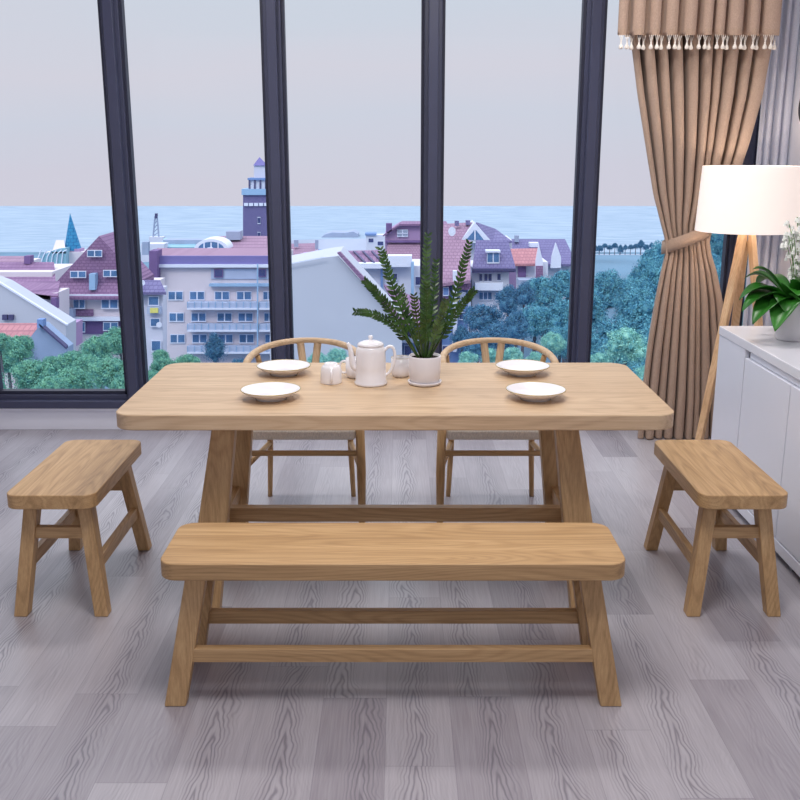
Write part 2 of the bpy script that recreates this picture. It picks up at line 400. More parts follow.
# ------------------------------------------------------------------ stools
def make_stool(x, label):
    t = empty('stool', (x, 3.418, 0), label, 'stool', 'low oak stools at the ends of the table')
    seat_top(.304, .656, .05, .045, .45, OAK[1], 'seat', t)
    for sx in (-1, 1):
        for sy in (-1, 1): leg4(t, sx, sy, (.090, .225), (.140, .290), .024, .0235, .027, .025, .402, OAK[2])
    for sx in (-1, 1):
        a = .122
        obj('stretcher', boxm(sx*a - .012, sx*a + .012, -.265, .265, .15, .195), OAK[1], t, bevel=.003)
    for sy in (-1, 1):
        obj('end_stretcher', boxm(-.1, .1, sy*.245 - .014, sy*.245 + .014, .268, .31), OAK[0], t, bevel=.003)
    return t
s0 = make_stool(-1.175, 'low oak stool under the open window bay, away from the cabinet')
s1 = copy_tree(s0); s1.location.x = 1.157; s1['label'] = 'low oak stool standing beside the white cabinet'

# ------------------------------------------------------------------ wishbone chairs
def make_chair(x, label):
    t = empty('wishbone_chair', (x, 4.13, 0), label, 'chair', 'wishbone chairs behind the table')
    # bent top rail
    pts = []
    for i in range(33):
        a = math.pi * (i / 32) ; cx = -math.cos(a) * .238; cy = -.06 + math.sin(a) ** .8 * .30 if 0 < i < 32 else -.06
        pts.append((cx, cy, .697 + .036 * math.sin(a)))
    pts = [(-.236, -.12, .693)] + pts + [(.236, -.12, .693)]
    rr = [.013] + [.0125 + .0025 * abs(math.cos(math.pi * i / 32)) for i in range(33)] + [.013]
    obj('top_rail', tube(BM(), pts, rr, 12), OAKP[0], t, smooth=True)
    # Y splat
    for s in (-1, 1):
        p = spline([(s*.012, .185, .43), (s*.014, .205, .53), (s*.028, .222, .63), (s*.04, .237, .727)], 5)
        obj('splat', tube(BM(), p, .017, 8, .4, up=(1, 0, 0)), OAKP[2], t, smooth=True)
    for s in (-1, 1):
        obj('leg', tube(BM(), [(s*.25, -.2, 0), (s*.249, -.2, .25), (s*.245, -.2, .445)], [.014, .0195, .019], 12), OAK[2], t, smooth=True)
        p = spline([(s*.195, .2, 0), (s*.185, .19, .25), (s*.185, .18, .43), (s*.202, .16, .58), (s*.216, .1, .69)], 6)
        rad = [interp(i / (len(p)-1), [(0, .011), (.5, .016), (1, .012)]) for i in range(len(p))]
        obj('rear_leg', tube(BM(), p, rad, 12), OAK[2], t, smooth=True)
        obj('side_rail', tube(BM(), [(s*.249, -.2, .262), (s*.187, .19, .262)], .0125, 10), OAK[1], t, smooth=True)
        obj('seat_rail', tube(BM(), [(s*.246, -.2, .415), (s*.186, .185, .415)], .012, 10), OAK[1], t, smooth=True)
    obj('front_rail', tube(BM(), [(-.249, -.2, .335), (.249, -.2, .335)], .0125, 10, .8), OAK[0], t, smooth=True)
    obj('back_rail', tube(BM(), [(-.187, .19, .335), (.187, .19, .335)], .011, 10, .8), OAK[0], t, smooth=True)
    # woven seat: four triangular panels dipping to the middle
    bm = BM(); n = 16; g = []
    for j in range(n + 1):
        v = j / n; hw = .232 + (.18 - .232) * v; row = []
        for i in range(n + 1):
            u = i / n * 2 - 1; e = max(abs(u), abs(v*2-1))
            z = .447 - .014 * (1 - e ** 3); row.append((u * hw, -.215 + v * .41, z))
        g.append(row)
    V = [[bm.verts.new(p) for p in r_] for r_ in g]; V2 = [[bm.verts.new((p[0], p[1], .393)) for p in r_] for r_ in g]
    for j in range(n):
        for i in range(n):
            bm.faces.new((V[j][i], V[j][i+1], V[j+1][i+1], V[j+1][i])); bm.faces.new((V2[j][i], V2[j+1][i], V2[j+1][i+1], V2[j][i+1]))
    for i in range(n):
        bm.faces.new((V[0][i], V2[0][i], V2[0][i+1], V[0][i+1])); bm.faces.new((V[n][i], V[n][i+1], V2[n][i+1], V2[n][i]))
        bm.faces.new((V[i][0], V[i+1][0], V2[i+1][0], V2[i][0])); bm.faces.new((V[i][n], V2[i][n], V2[i+1][n], V[i+1][n]))
    obj('woven_seat', bm, M['cord'], t, bevel=.02, seg=4)
    return t
c0 = make_chair(-.412, 'oak wishbone chair behind the table on the side of the upturned cup')
c1 = copy_tree(c0); c1.location.x = .420; c1['label'] = 'oak wishbone chair behind the table on the side nearer the floor lamp'

# ------------------------------------------------------------------ things on the table
TZ = .7502
def make_plate(x, y, label):
    t = empty('plate', (x, y, TZ), label, 'plate', 'white plates laid on the table')
    prof = [(0, .004), (.044, .004), (.048, .0), (.052, .0), (.053, .008), (.078, .018), (.098, .030), (.1015, .0335), (.1, .0345), (.096, .033), (.075, .022), (.058, .0145), (0, .0135)]
    obj('dish', lathe(BM(), prof, 56), M['porcelain'], t, smooth=True)
    k = 56; b = BM(); tube(b, [(.1006*math.cos(2*math.pi*i/k), .1006*math.sin(2*math.pi*i/k), .0341) for i in range(k+1)], .0014, 6, cap=False)
    g = obj('rim', b, M['gold'], t, smooth=True); g['label'] = 'thin gold edge line'
    return t
p0 = make_plate(-.437, 3.60, 'round white plate with gold edge, by the far table edge on the cups side')
for x, y, l in ((-.438, 3.225, 'round white plate with gold edge, near the front edge beside the inverted cup'),
                (.461, 3.60, 'round white plate with gold edge, by the far table edge on the curtain side'),
                (.46, 3.225, 'round white plate with gold edge, near the front edge on the curtain side')):
    c = copy_tree(p0); c.location = (x, y, TZ); c['label'] = l
def handle_pts(x0, z0, z1, out, dirv=(1, 0), r=.0):
    d = Vector((dirv[0], dirv[1], 0))
    mid = (z0 + z1) / 2
    q = [(x0, z0), (x0 + out*.7, z0 + (z1-z0)*.02), (x0 + out, mid - (z1-z0)*.05), (x0 + out*.85, z1 - (z1-z0)*.12), (x0 + out*.3, z1 + .002), (x0 - .004, z1 - .006)]
    return spline([(d.x*a, d.y*a, z) for a, z in q], 6)
# inverted cup, handle to the viewer
def cup(x, y, label, hdir, inverted, gold):
    t = empty('cup', (x, y, TZ), label, 'cup', 'white porcelain cups around the teapot')
    if inverted:
        prof = [(.0335, .001), (.0385, 0), (.039, .004), (.0375, .04), (.034, .058), (.029, .065), (.024, .0665), (.023, .073), (.021, .073), (.02, .068), (0, .068), (0, .064), (.028, .06), (.034, .038), (.0345, .003)]
    else:
        prof = [(0, .003), (.024, .003), (.025, 0), (.028, 0), (.034, .008), (.0365, .02), (.0365, .072), (.0345, .072), (.0342, .022), (.03, .012), (0, .009)]
    obj('bowl', lathe(BM(), prof, 40), M['porcelain'], t, smooth=True)
    obj('handle', tube(BM(), handle_pts(.034, .016 if inverted else .016, .052 if inverted else .058, .024, hdir), .0042, 8), M['porcelain'], t, smooth=True)
    if gold:
        k = 40; b = BM(); z = .0722 if not inverted else .0035; r = .0357 if not inverted else .0388
        tube(b, [(r*math.cos(2*math.pi*i/k), r*math.sin(2*math.pi*i/k), z) for i in range(k+1)], .0009, 6, cap=False)
        obj('rim', b, M['gold'], t, smooth=True)['label'] = 'thin gold edge line'
    return t
cup(-.2495, 3.46, 'white porcelain cup turned upside down between teapot and plates', (.1, -1), True, False)
cup(-.165, 3.55, 'white porcelain cup mostly hidden behind the teapot spout', (-1, .1), False, False)
cup(.003, 3.565, 'white porcelain cup with gold rim between teapot and plant pot', (.35, 1), False, True)
# teapot
t = empty('teapot', (-.105, 3.44, TZ), 'tall white cylindrical teapot with lid in the middle of the table', 'teapot')
obj('body', lathe(BM(), [(0, .001), (.056, 0), (.059, .003), (.059, .009), (.055, .013), (.0545, .06), (.053, .12), (.050, .134), (.044, .1415), (0, .1415)], 48), M['porcelain'], t, smooth=True)
l = obj('lid', lathe(BM(), [(0, .1415), (.047, .1418), (.048, .145), (.043, .151), (.025, .158), (.008, .1605), (.0055, .164), (.008, .169), (.009, .173), (.006, .177), (0, .1785)], 40), M['porcelain'], t, smooth=True)
obj('spout', tube(BM(), spline([(-.045, 0, .055), (-.062, -.002, .068), (-.068, -.003, .1), (-.074, -.003, .135), (-.083, -.003, .15)], 7), [interp(i/28, [(0, .014), (.4, .0105), (1, .0065)]) for i in range(29)], 12), M['porcelain'], t, smooth=True)
obj('handle', tube(BM(), spline([(.048, 0, .03), (.066, 0, .042), (.081, 0, .07), (.087, 0, .105), (.08, 0, .133), (.064, 0, .137), (.048, 0, .122)], 6), .0055, 10, 1.3), M['porcelain'], t, smooth=True)

# ZZ plant
rnd = random.Random(4)
def leaflet(bm, p, d, n, L, w, curl=.15):
    """pointed oval blade with a fold along the rib; d direction, n surface normal"""
    d = d.normalized(); s = d.cross(n).normalized(); n = s.cross(d)
    prof = [(0, .12), (.18, .75), (.42, 1), (.68, .8), (.88, .38), (1, .0)]
    mid, lf, rt = [], [], []
    for t_, k in prof:
        c = p + d * L * t_ - n * curl * L * t_ * t_
        mid.append(bm.verts.new(c))
        if k > 0:
            lf.append(bm.verts.new(c + s * w * k * .5 + n * w * .12 * k)); rt.append(bm.verts.new(c - s * w * k * .5 + n * w * .12 * k))
    for i in range(len(lf) - 1):
        bm.faces.new((mid[i], mid[i+1], lf[i+1], lf[i])); bm.faces.new((mid[i], rt[i], rt[i+1], mid[i+1]))
    bm.faces.new((mid[-2], mid[-1], lf[-1])); bm.faces.new((mid[-2], rt[-1], mid[-1]))
t = empty('potted_plant', (.089, 3.44, TZ), 'potted plant with arching dark green fronds in a white pot on the table', 'plant')
obj('pot', lathe(BM(), [(0, .006), (.04, .006), (.048, .008), (.054, .02), (.057, .05), (.058, .102), (.0565, .106), (.0535, .105), (.053, .095), (0, .09)], 48), M['ceramic'], t, smooth=True)
obj('saucer', lathe(BM(), [(0, 0), (.05, 0), (.058, .004), (.061, .013), (.058, .0135), (.054, .007), (0, .0065)], 48), M['ceramic'], t, smooth=True)
obj('soil', lathe(BM(), [(0, .099), (.03, .098), (.0528, .0965), (.0528, .093), (0, .092)], 32), M['soil'], t)
def frond(tip, bend, Yt, base, npair, mat, lw=1.0):
    tipw = W(tip[0], tip[1], Yt) - Vector(t.location)
    b0 = Vector((base[0], base[1], .095))
    m1 = b0.lerp(tipw, .35) + Vector(bend) ; m2 = b0.lerp(tipw, .7) + Vector(bend) * .8
    path = spline([b0, m1, m2, tipw], 14); bm = BM()
    k = len(path); tube(bm, path, [.0042 * (1 - .75 * i / (k-1)) + .0004 for i in range(k)], 6)
    o = bm
    for j in range(npair):
        f = .2 + .8 * j / (npair - 1); i = min(int(f * (k-1)), k-2)
        p = path[i].lerp(path[i+1], f*(k-1) - i); tg = (path[i+1] - path[i]).normalized()
        side = tg.cross(Vector((0, -1, .25))).normalized()
        nn = side.cross(tg).normalized()
        for s in (-1, 1):
            L = .034 * lw * (1 - .45 * f) * rnd.uniform(.85, 1.15)
            d = (side * s * .75 + tg * .75 + nn * rnd.uniform(-.1, .35))
            leaflet(bm, p, d, (nn + side * s * rnd.uniform(-.5, .3)).normalized(), L, L * .46)
    obj('frond', bm, mat, t, smooth=True)
Y0 = 3.44
for tip, bend, Yt, base, n_, m_, lw in (
    ((381, 250), (-.018, .0, .03), Y0+.04, (-.012, .006), 18, 'zz', 1.15), ((365, 281), (-.015, 0, .045), Y0-.06, (-.02, -.008), 19, 'zz', 1.0),
    ((356, 312), (.0, 0, .05), Y0-.03, (-.022, .0), 18, 'zz', .95), ((428, 236), (-.006, 0, .0), Y0+.02, (.0, .012), 22, 'zzb', 1.0),
    ((469, 244), (.02, 0, .02), Y0+.03, (.012, .006), 19, 'zz', 1.1), ((474, 291), (.012, 0, .035), Y0-.05, (.016, -.006), 18, 'zz', 1.0),
    ((401, 288), (-.012, 0, .02), Y0+.09, (-.008, .015), 14, 'zz', .95), ((446, 300), (.008, 0, .02), Y0-.08, (.008, -.012), 14, 'zzb', .95),
    ((414, 296), (-.005, 0, .01), Y0-.10, (-.004, -.015), 13, 'zz', .95), ((436, 262), (.004, 0, .01), Y0+.08, (.006, .012), 17, 'zz', 1.0),
    ((427, 285), (0, 0, .01), Y0-.06, (.002, -.006), 15, 'zz', 1.0)):
    frond(tip, bend, Yt, base, n_, M[m_], lw)

# ------------------------------------------------------------------ cabinet (sideboard)
CX, CY0, CY1 = 1.49, 2.59, 4.506
t = empty('sideboard', (CX + .27, (CY0+CY1)/2, 0), 'long white lacquered sideboard cabinet against the wall', 'cabinet')
def cb(name, mat, *a, bev=.002): return obj(name, boxm(*a), mat, t, bevel=bev, world=True)
cb('top', M['cabtop'], CX - .004, XR - .01, CY0, CY1, .735, .775, bev=.004)
cb('carcass', M['gap'], CX + .022, XR - .02, CY0 + .005, CY1 - .005, .03, .734)
cb('end_panel', M['cabinet'], CX + .0, CX + .0215, 4.152, CY1 - .001, .076, .7345)
cb('back_end_panel', M['cabinet'], CX + .0005, XR - .015, CY1 - .0045, CY1 - .0005, .076, .7345)
cb('plinth', M['cabinet'], CX - .004, CX + .0215, CY0, CY1, .028, .073)
for y0, y1 in ((3.636, 4.140), (3.124, 3.628), (CY0 + .01, 3.116)):
    d = cb('door', M['cabinet'], CX - .001, CX + .0215, y0, y1, .079, .700)
    hb = obj('hinge', boxm(CX + .003, CX + .014, y1 + .001, y1 + .007, .63, .665), M['steel'], t, world=True)
cb('finger_rail', M['cabinet'], CX + .012, CX + .0215, CY0 + .01, 4.12, .703, .7345)
for y in (CY0 + .1, 3.5, 4.42):
    for x in (CX + .03, XR - .08): obj('foot', boxm(x - .014, x + .014, y - .014, y + .014, 0, .03), M['steel'], t, world=True)

# lily of the valley on the cabinet
t = empty('flowering_plant', (1.695, 4.17, .7755), 'white pot of broad green leaves and small white bell flowers on the sideboard', 'plant')
obj('pot', lathe(BM(), [(0, 0), (.066, 0), (.070, .004), (.078, .06), (.086, .14), (.09, .175), (.087, .178), (.083, .172), (.08, .16), (0, .155)], 48), M['ceramic'], t, smooth=True)
obj('soil', lathe(BM(), [(0, .166), (.05, .165), (.0805, .162), (.079, .158), (0, .157)], 32), M['soil'], t)
def broad_leaf(az, L, w, rise, droop, base=(0, 0), tilt=0):
    bm = BM(); d = Vector((math.cos(R(az)), math.sin(R(az)), 0)); s0_ = Vector((-d.y, d.x, 0)); n = 18
    rows = []
    for i in range(n + 1):
        f = i / n; c = Vector((base[0], base[1], .16)) + d * L * (f ** .9) + Vector((0, 0, rise * math.sin(f * math.pi * .55) - droop * f ** 2.3))
        k = math.sin(min(1, f * 1.02 + .03) * math.pi) ** .8 if f < .55 else math.cos((f - .55) / .45 * math.pi / 2) ** .8
        k = max(k, .02); s = s0_ + Vector((0, 0, tilt))
        rows.append([bm.verts.new(c + s * w * .62 * k * q + Vector((0, 0, (.28 * w * k) * (abs(q) ** 1.5)))) for q in (-1, -.5, 0, .5, 1)])
    for a, b_ in zip(rows, rows[1:]):
        for j in range(4): bm.faces.new((a[j], a[j+1], b_[j+1], b_[j]))
    o = obj('leaf', bm, M['lily'], t, smooth=True)
    so = o.modifiers.new('solid', 'SOLIDIFY'); so.thickness = .0012
for a in ((186, .235, .08, .10, .085), (198, .25, .085, .075, .10), (212, .25, .09, .045, .115), (232, .23, .095, .035, .125), (250, .14, .11, .09, .04),
          (172, .17, .05, .15, .01), (272, .17, .115, .05, .07), (292, .22, .10, .07, .11), (320, .22, .08, .09, .10), (262, .12, .08, .11, .02), (238, .17, .12, .05, .07), (276, .15, .13, .04, .07), (300, .16, .12, .05, .08),
          (355, .22, .07, .12, .10), (60, .22, .08, .12, .08), (110, .24, .08, .12, .08), (150, .20, .06, .14, .05)):
    broad_leaf(*a, base=(.02*math.cos(R(a[0])), .02*math.sin(R(a[0]))))
rnd = random.Random(8)
for i in range(18):
    az = R(i * 27.7); lean = rnd.uniform(.02, .07); h = rnd.uniform(.24, .42)
    bx, by = .02*math.cos(az), .02*math.sin(az)
    top = Vector((bx + lean*math.cos(az) - .004, by + lean*math.sin(az), .16 + h))
    path = spline([(bx, by, .16), (bx*1.3, by*1.3, .16 + h*.5), top, top + Vector((math.cos(az)*.015, math.sin(az)*.015, -.012))], 8)
    bm = BM(); tube(bm, path, .0016, 6); st = obj('flower_stem', bm, M['lilys'], t, smooth=True)
    bm = BM()
    for k in range(11):
        f = .3 + .68 * k / 10; p = path[int(f * (len(path)-1))]; aa = rnd.uniform(0, 6.28)
        c = p + Vector((math.cos(aa)*.014, math.sin(aa)*.014, -.006)); r_ = .0085
        lathe_pts = [(0, .007), (r_*.6, .006), (r_*.9, .001), (r_*.85, -.004), (r_*1.15, -.007)]
        q = BM.__call__() if False else bm
        rings = []
        for rr_, zz_ in lathe_pts:
            rings.append([q.verts.new((c.x + max(rr_, .0005)*math.cos(m*math.pi/4), c.y + max(rr_, .0005)*math.sin(m*math.pi/4), c.z + zz_)) for m in range(8)])
        for a_, b_ in zip(rings, rings[1:]):
            for m in range(8): q.faces.new((a_[m], a_[(m+1) % 8], b_[(m+1) % 8], b_[m]))
    o = obj('bell_flowers', bm, M['bell'], st, smooth=True); o['kind'] = 'stuff'

# ------------------------------------------------------------------ floor lamp
LX, LY = 1.725, 4.93
t = empty('floor_lamp', (LX, LY, 0), 'wooden tripod floor lamp with white drum shade beside the curtain', 'lamp')
m, nt, bs, out = newmat('lit_linen_shade')
bs.inputs['Base Color'].default_value = lin('#f4ede6'); bs.inputs['Roughness'].default_value = .9
bs.inputs['Emission Color'].default_value = lin('#ffece0'); bs.inputs['Emission Strength'].default_value = .46
M['shade'] = m
bm = BM()
lathe(bm, [(.250, 1.178), (.235, 1.492), (.231, 1.492), (.246, 1.178)], 64, closed=True)
obj('lamp_shade', bm, M['shade'], t, smooth=True).modifiers.new('e', 'EDGE_SPLIT')
obj('bulb', lathe(BM(), [(0, 1.26), (.012, 1.26), (.014, 1.28), (.03, 1.31), (.028, 1.335), (0, 1.35)], 20), M['bell'], t, smooth=True)
obj('hub', lathe(BM(), [(0, 1.13), (.03, 1.13), (.034, 1.14), (.03, 1.22), (.012, 1.235), (.012, 1.26), (0, 1.26)], 24), M['steel'], t, smooth=True)
bm = BM()
for k in range(3):
    a = k * 2.094; tube(bm, [(0, 0, 1.245), (.242*math.cos(a), .242*math.sin(a), 1.245)], .002, 6)
obj('spider', bm, M['steel'], t)
for dx, dy in ((-.235, -.19), (.06, .29), (.15, -.21)):
    top = Vector((dx*.06, dy*.06, 1.22)); bot = Vector((dx, dy, 0))
    d = (bot - top); s = Vector((-dy, dx, 0)).normalized(); o_ = Vector((dx, dy, 0)).normalized()
    q = lambda c, a, b_: [c + s*a + o_*b_, c - s*a + o_*b_, c - s*a - o_*b_, c + s*a - o_*b_]
    obj('leg', hexa(BM(), q(bot, .017, .014), q(top, .021, .014)), M['lampwood'][2], t, bevel=.003)

# ------------------------------------------------------------------ curtain
YC = 5.27
def zrow(py, Y=YC): return W(400, py, Y).z
def curtain_sheet(rows, npleat, amp, yb, mat_, nx=240, lean=0.0, gap=.22, seed=1):
    """rows: list of (z, xl, xr, depth scale[, crevice share]); each pleat is a broad front band, then a narrow deep tuck"""
    rg = random.Random(seed); ws = [rg.uniform(.75, 1.25) for _ in range(npleat)]; tw = sum(ws); am = [rg.uniform(.85, 1.15) for _ in range(npleat)]
    fr = [rg.uniform(-.012, .012) for _ in range(npleat)]
    bm = BM(); G = []
    for row_ in rows:
        z, xl, xr, a = row_[:4]; c = row_[4] if len(row_) > 4 else gap
        row = []; x0 = 0.0
        for k in range(npleat):
            w = ws[k] / tw; D = amp * a * am[k]
            bulge = min(.018, (xr - xl) * w * .22)
            pr = [((1-c) * t_, fr[k] * a - bulge * math.sin(math.pi * (t_ * .9 + .05)), ) for t_ in (0, .08, .18, .3, .42, .54, .66, .78, .88, .95, 1)]
            if k < npleat - 1: pr += [((1-c) + c*.06, D*.25), ((1-c) + c*.06, D*.6), ((1-c) + c*.16, D*.92), ((1-c) + c*.45, D), ((1-c) + c*.8, D*.92), ((1-c) + c*.93, D*.6), ((1-c) + c*.96, D*.22)]
            else: pr = [(t_ / (1-c), y_) for t_, y_ in pr]
            for u_, y_ in pr:
                row.append(bm.verts.new((xl + (xr - xl) * (x0 + w * u_), yb + y_ + .004 * math.sin(z * 5 + k), z)))
            x0 += w
        G.append(row)
    nx = len(G[0]) - 1
    for a, b_ in zip(G, G[1:]):
        for i in range(nx): bm.faces.new((a[i], a[i+1], b_[i+1], b_[i]))
    return bm
t = empty('curtain', (1.62, YC, 0), 'tan linen curtain gathered by a tieback, with a tasselled valance', 'curtain')
tab = [(-120, 605, 800), (0, 622, 782), (48, 631, 771), (95, 637, 762), (145, 645, 748), (195, 653, 731), (225, 661, 714), (240, 665, 709), (255, 665, 711), (270, 661, 716), (300, 655, 722), (350, 647, 727), (400, 641, 729), (438, 637, 728)]
rows = []
pys = [-130 + i * 6 for i in range(0, 96)]
for py in pys:
    if py > 440: break
    z = zrow(py); 
    if z < .012: z = .012
    xl = W(interp(py, [(a, b_) for a, b_, c in tab]), py, YC).x; xr = W(interp(py, [(a, c) for a, b_, c in tab]), py, YC).x
    a = interp(py, [(-130, 1), (100, 1), (200, .8), (240, .6), (262, .6), (330, .9), (440, 1.0)])
    rows.append((z, xl, xr, a, interp(py, [(-130, .45), (60, .44), (150, .4), (240, .36), (300, .36), (440, .34)])))
# top part to the ceiling
rows = [(ZC - .005, rows[0][1], rows[0][2], 1, .45)] + [r_ for r_ in rows if r_[0] < ZC - .01]
rows.append((.006, rows[-1][1], rows[-1][2], 1.0, .34))
o = obj('drape', curtain_sheet(rows, 10, .13, YC - .015, None, gap=.2, seed=3), M['curtain'], t, smooth=True, world=True)
so = o.modifiers.new('solid', 'SOLIDIFY'); so.thickness = .0015
# valance tier
vz0 = W(400, 35, 5.16).z
vt = [(ZC - .004, 1.07, 2.02, .8), (2.6, 1.08, 2.015, .8), (2.4, 1.10, 2.0, .8), (2.25, 1.108, 1.99, .8), (vz0 + .02, 1.115, 1.97, .8), (vz0, 1.115, 1.968, .8)]
vt = [(z, W(618, 20, 5.16).x + (0.0), W(780, 20, 5.16).x, a) for z, xl, xr, a in vt]
bmv = curtain_sheet(vt, 10, .075, 5.15, None, gap=.42, seed=3)
va = obj('valance', bmv, M['valance'], t, smooth=True, world=True); so = va.modifiers.new('solid', 'SOLIDIFY'); so.thickness = .003
b = curtain_sheet([(vz0 + .026, vt[0][1], vt[0][2], .8), (vz0 - .004, vt[0][1], vt[0][2], .8)], 10, .075, 5.146, None, gap=.42, seed=3)
o = obj('hem_band', b, M['tie'], va, smooth=True, world=False); o.data.transform(Matrix.Translation(-parent_loc(t)))
ntas = 27; me_t = None
for k in range(ntas):
    f = (k + .5) / ntas; npl = 10; p = f * npl; q = p - int(p); e = min(q, 1-q) * 2
    y = 5.132 if q < .6 else 5.165
    x = vt[0][1] + (vt[0][2] - vt[0][1]) * f
    if me_t is None:
        bm = BM(); tube(bm, [(-.010, 0, 0), (-.003, 0, -.026), (0, 0, -.034)], .0014, 5); tube(bm, [(.010, 0, 0), (.003, 0, -.026), (0, 0, -.034)], .0014, 5)
        tube(bm, [(0, 0, 0), (0, 0, -.034)], .0014, 5)
        lathe(bm, [(0, -.03), (.005, -.033), (.0035, -.040), (.0085, -.050), (.0115, -.058), (.009, -.066), (0, -.068)], 10)
        o = obj('tassel', bm, M['cream'], va, smooth=True); me_t = o
    else:
        o = me_t.copy(); COL.objects.link(o); o.parent = va
    o.location = (x - t.location.x, y - t.location.y, vz0 - .002)
# tieback band round the gather
bm = BM(); n = 40; A, B_ = [], []
xl, xr = W(666, 245, YC).x, W(709, 240, YC).x; cx, hw = (xl+xr)/2, (xr-xl)/2
G = []
for i in range(n):
    a = 2 * math.pi * i / n; x = cx + (hw + .006) * math.cos(a); y = YC + .03 + .10 * math.sin(a)
    sl = .05 * math.cos(a) + .012 * -math.sin(a)
    zt = W(400, 232.5, YC).z + sl; zb = zt - .068
    G.append([Vector((x, y, zt)), Vector((x, y - .004 if math.sin(a) < 0 else y + .004, (zt+zb)/2)), Vector((x, y, zb))])
V = [[bm.verts.new(p) for p in g] for g in G]
for i in range(n):
    for j in range(2): bm.faces.new((V[i][j], V[(i+1) % n][j], V[(i+1) % n][j+1], V[i][j+1]))
o = obj('tieback', bm, M['tie'], t, smooth=True, world=True); so = o.modifiers.new('solid', 'SOLIDIFY'); so.thickness = .006; so.offset = 1
# sheer
rows = [(ZC - .005, 1.885, 2.045, 1), (1.5, 1.885, 2.045, 1), (.7, 1.885, 2.045, 1), (.01, 1.885, 2.045, 1)]
b = curtain_sheet(rows, 4, .04, 5.335, None, nx=90, gap=.45, seed=6)
o = obj('sheer_curtain', b, M['sheer'], smooth=True); props(o, 'grey sheer curtain hanging in the corner behind the floor lamp', 'curtain')
# round mirror on the side wall
t = empty('wall_mirror', (XR, 5.13, 1.78), 'small round dark mirror with pale rim on the side wall above the sideboard', 'mirror')
def disc(r, x0, x1, nseg=40):
    bm = BM(); return prism(bm, [(x0, r*math.cos(2*math.pi*i/nseg), r*math.sin(2*math.pi*i/nseg)) for i in range(nseg)], (x1-x0, 0, 0))
obj('frame', disc(.105, -.022, 0), M['rim'], t, bevel=.004); obj('mirror_glass', disc(.09, -.025, -.0222), M['mirror'], t)

# ------------------------------------------------------------------ outside: ground, sea
def gz(x, y):
    s = max(0, min(1, (x - 5) / 35)); s = s*s*(3-2*s); k = max(0, min(1, (y - 230) / 60)); k = 1 - k*k*(3-2*k)
    n_ = max(0, min(1, (104 - y) / 24)); n_ = n_*n_*(3-2*n_)
    return -31 + max(8.5 * s * k, 7.5 * n_)
bm = BM(); nx, ny = 60, 50; G = []
for j in range(ny + 1):
    y = 20 + (325 - 20) * j / ny
    G.append([bm.verts.new((-260 + 520 * i / nx, y, gz(-260 + 520 * i / nx, y))) for i in range(nx + 1)])
for j in range(ny):
    for i in range(nx): bm.faces.new((G[j][i], G[j][i+1], G[j+1][i+1], G[j+1][i]))
props(obj('ground', bm, plain('town_ground', '#66839a', .95, .18, .05, .1), smooth=True), kind='structure')
m, nt, bs, out = newmat('pale_sea')
tc = N(nt, 'ShaderNodeTexCoord'); mp = N(nt, 'ShaderNodeMapping'); mp.inputs['Scale'].default_value = (.05, .22, 1)
nt.links.new(tc.outputs['Object'], mp.inputs['Vector']); no = N(nt, 'ShaderNodeTexNoise'); no.inputs['Scale'].default_value = 1.4; no.inputs['Detail'].default_value = 6
nt.links.new(mp.outputs[0], no.inputs['Vector']); r_ = ramp(nt, [(.3, '#7b91a9'), (.55, '#8fa3b8'), (.8, '#a6b7c8')]); nt.links.new(no.outputs['Fac'], r_.inputs[0])
nt.links.new(r_.outputs[0], bs.inputs['Base Color']); bs.inputs['Roughness'].default_value = .6; bs.inputs['Specular IOR Level'].default_value = .25
SEA_Z = -32.0; SEA_Y = 33.57 / math.tan(PITCH + math.atan((206 - 400) / F))
b = boxm(-700, 700, 318, SEA_Y, SEA_Z - 1, SEA_Z); props(obj('sea', b, m), kind='structure')

# ------------------------------------------------------------------ town
class B:
    """a building: everything as parts of one empty; pixel outlines are turned to metres at each part's own distance"""
    def __init__(s, name, px, Y, label, cat, group=None):
        s.Y = Y; p = W(px, 300, Y); s.t = empty(name, (p.x, Y, gz(p.x, Y)), label, cat, group)
    def ext(s, name, pts, D, mat, Y=None, parent=None):
        Y = Y or s.Y; q = [W(a, b_, Y) for a, b_ in pts]
        return s.mk(name, prism(BM(), q, (0, D, 0)), mat, parent)
    def rect(s, name, x0, y0, x1, y1, D, mat, Y=None, parent=None):
        return s.ext(name, [(x0, y1), (x1, y1), (x1, y0), (x0, y0)], D, mat, Y, parent)
    def slab(s, name, pts, mat, th=.3, parent=None):
        return s.mk(name, prism(BM(), [W(*p) for p in pts], (0, 0, -th)), mat, parent)
    def mk(s, name, bm, mat, parent=None):
        o = obj(name, bm, mat, parent or s.t); o.data.transform(Matrix.Translation(-parent_loc(s.t)))
        return o
    def win(s, x0, y0, x1, y1, n=2, Y=None, pane='pane', frame='trimw'):
        Y = (Y or s.Y); w = x1 - x0; h = y1 - y0; e = .14 * w / n if w > 3 else .2
        f = s.rect('window', x0, y0, x1, y1, .1, M[frame], Y - .08)
        bm = BM()
        for i in range(n):
            a = x0 + w * i / n + e * .6; c = x0 + w * (i+1) / n - e * .6
            prism(bm, [W(a, y1 - h*.12, Y - .1), W(c, y1 - h*.12, Y - .1), W(c, y0 + h*.1, Y - .1), W(a, y0 + h*.1, Y - .1)], (0, .06, 0))
        s.mk('pane', bm, M[pane], f)

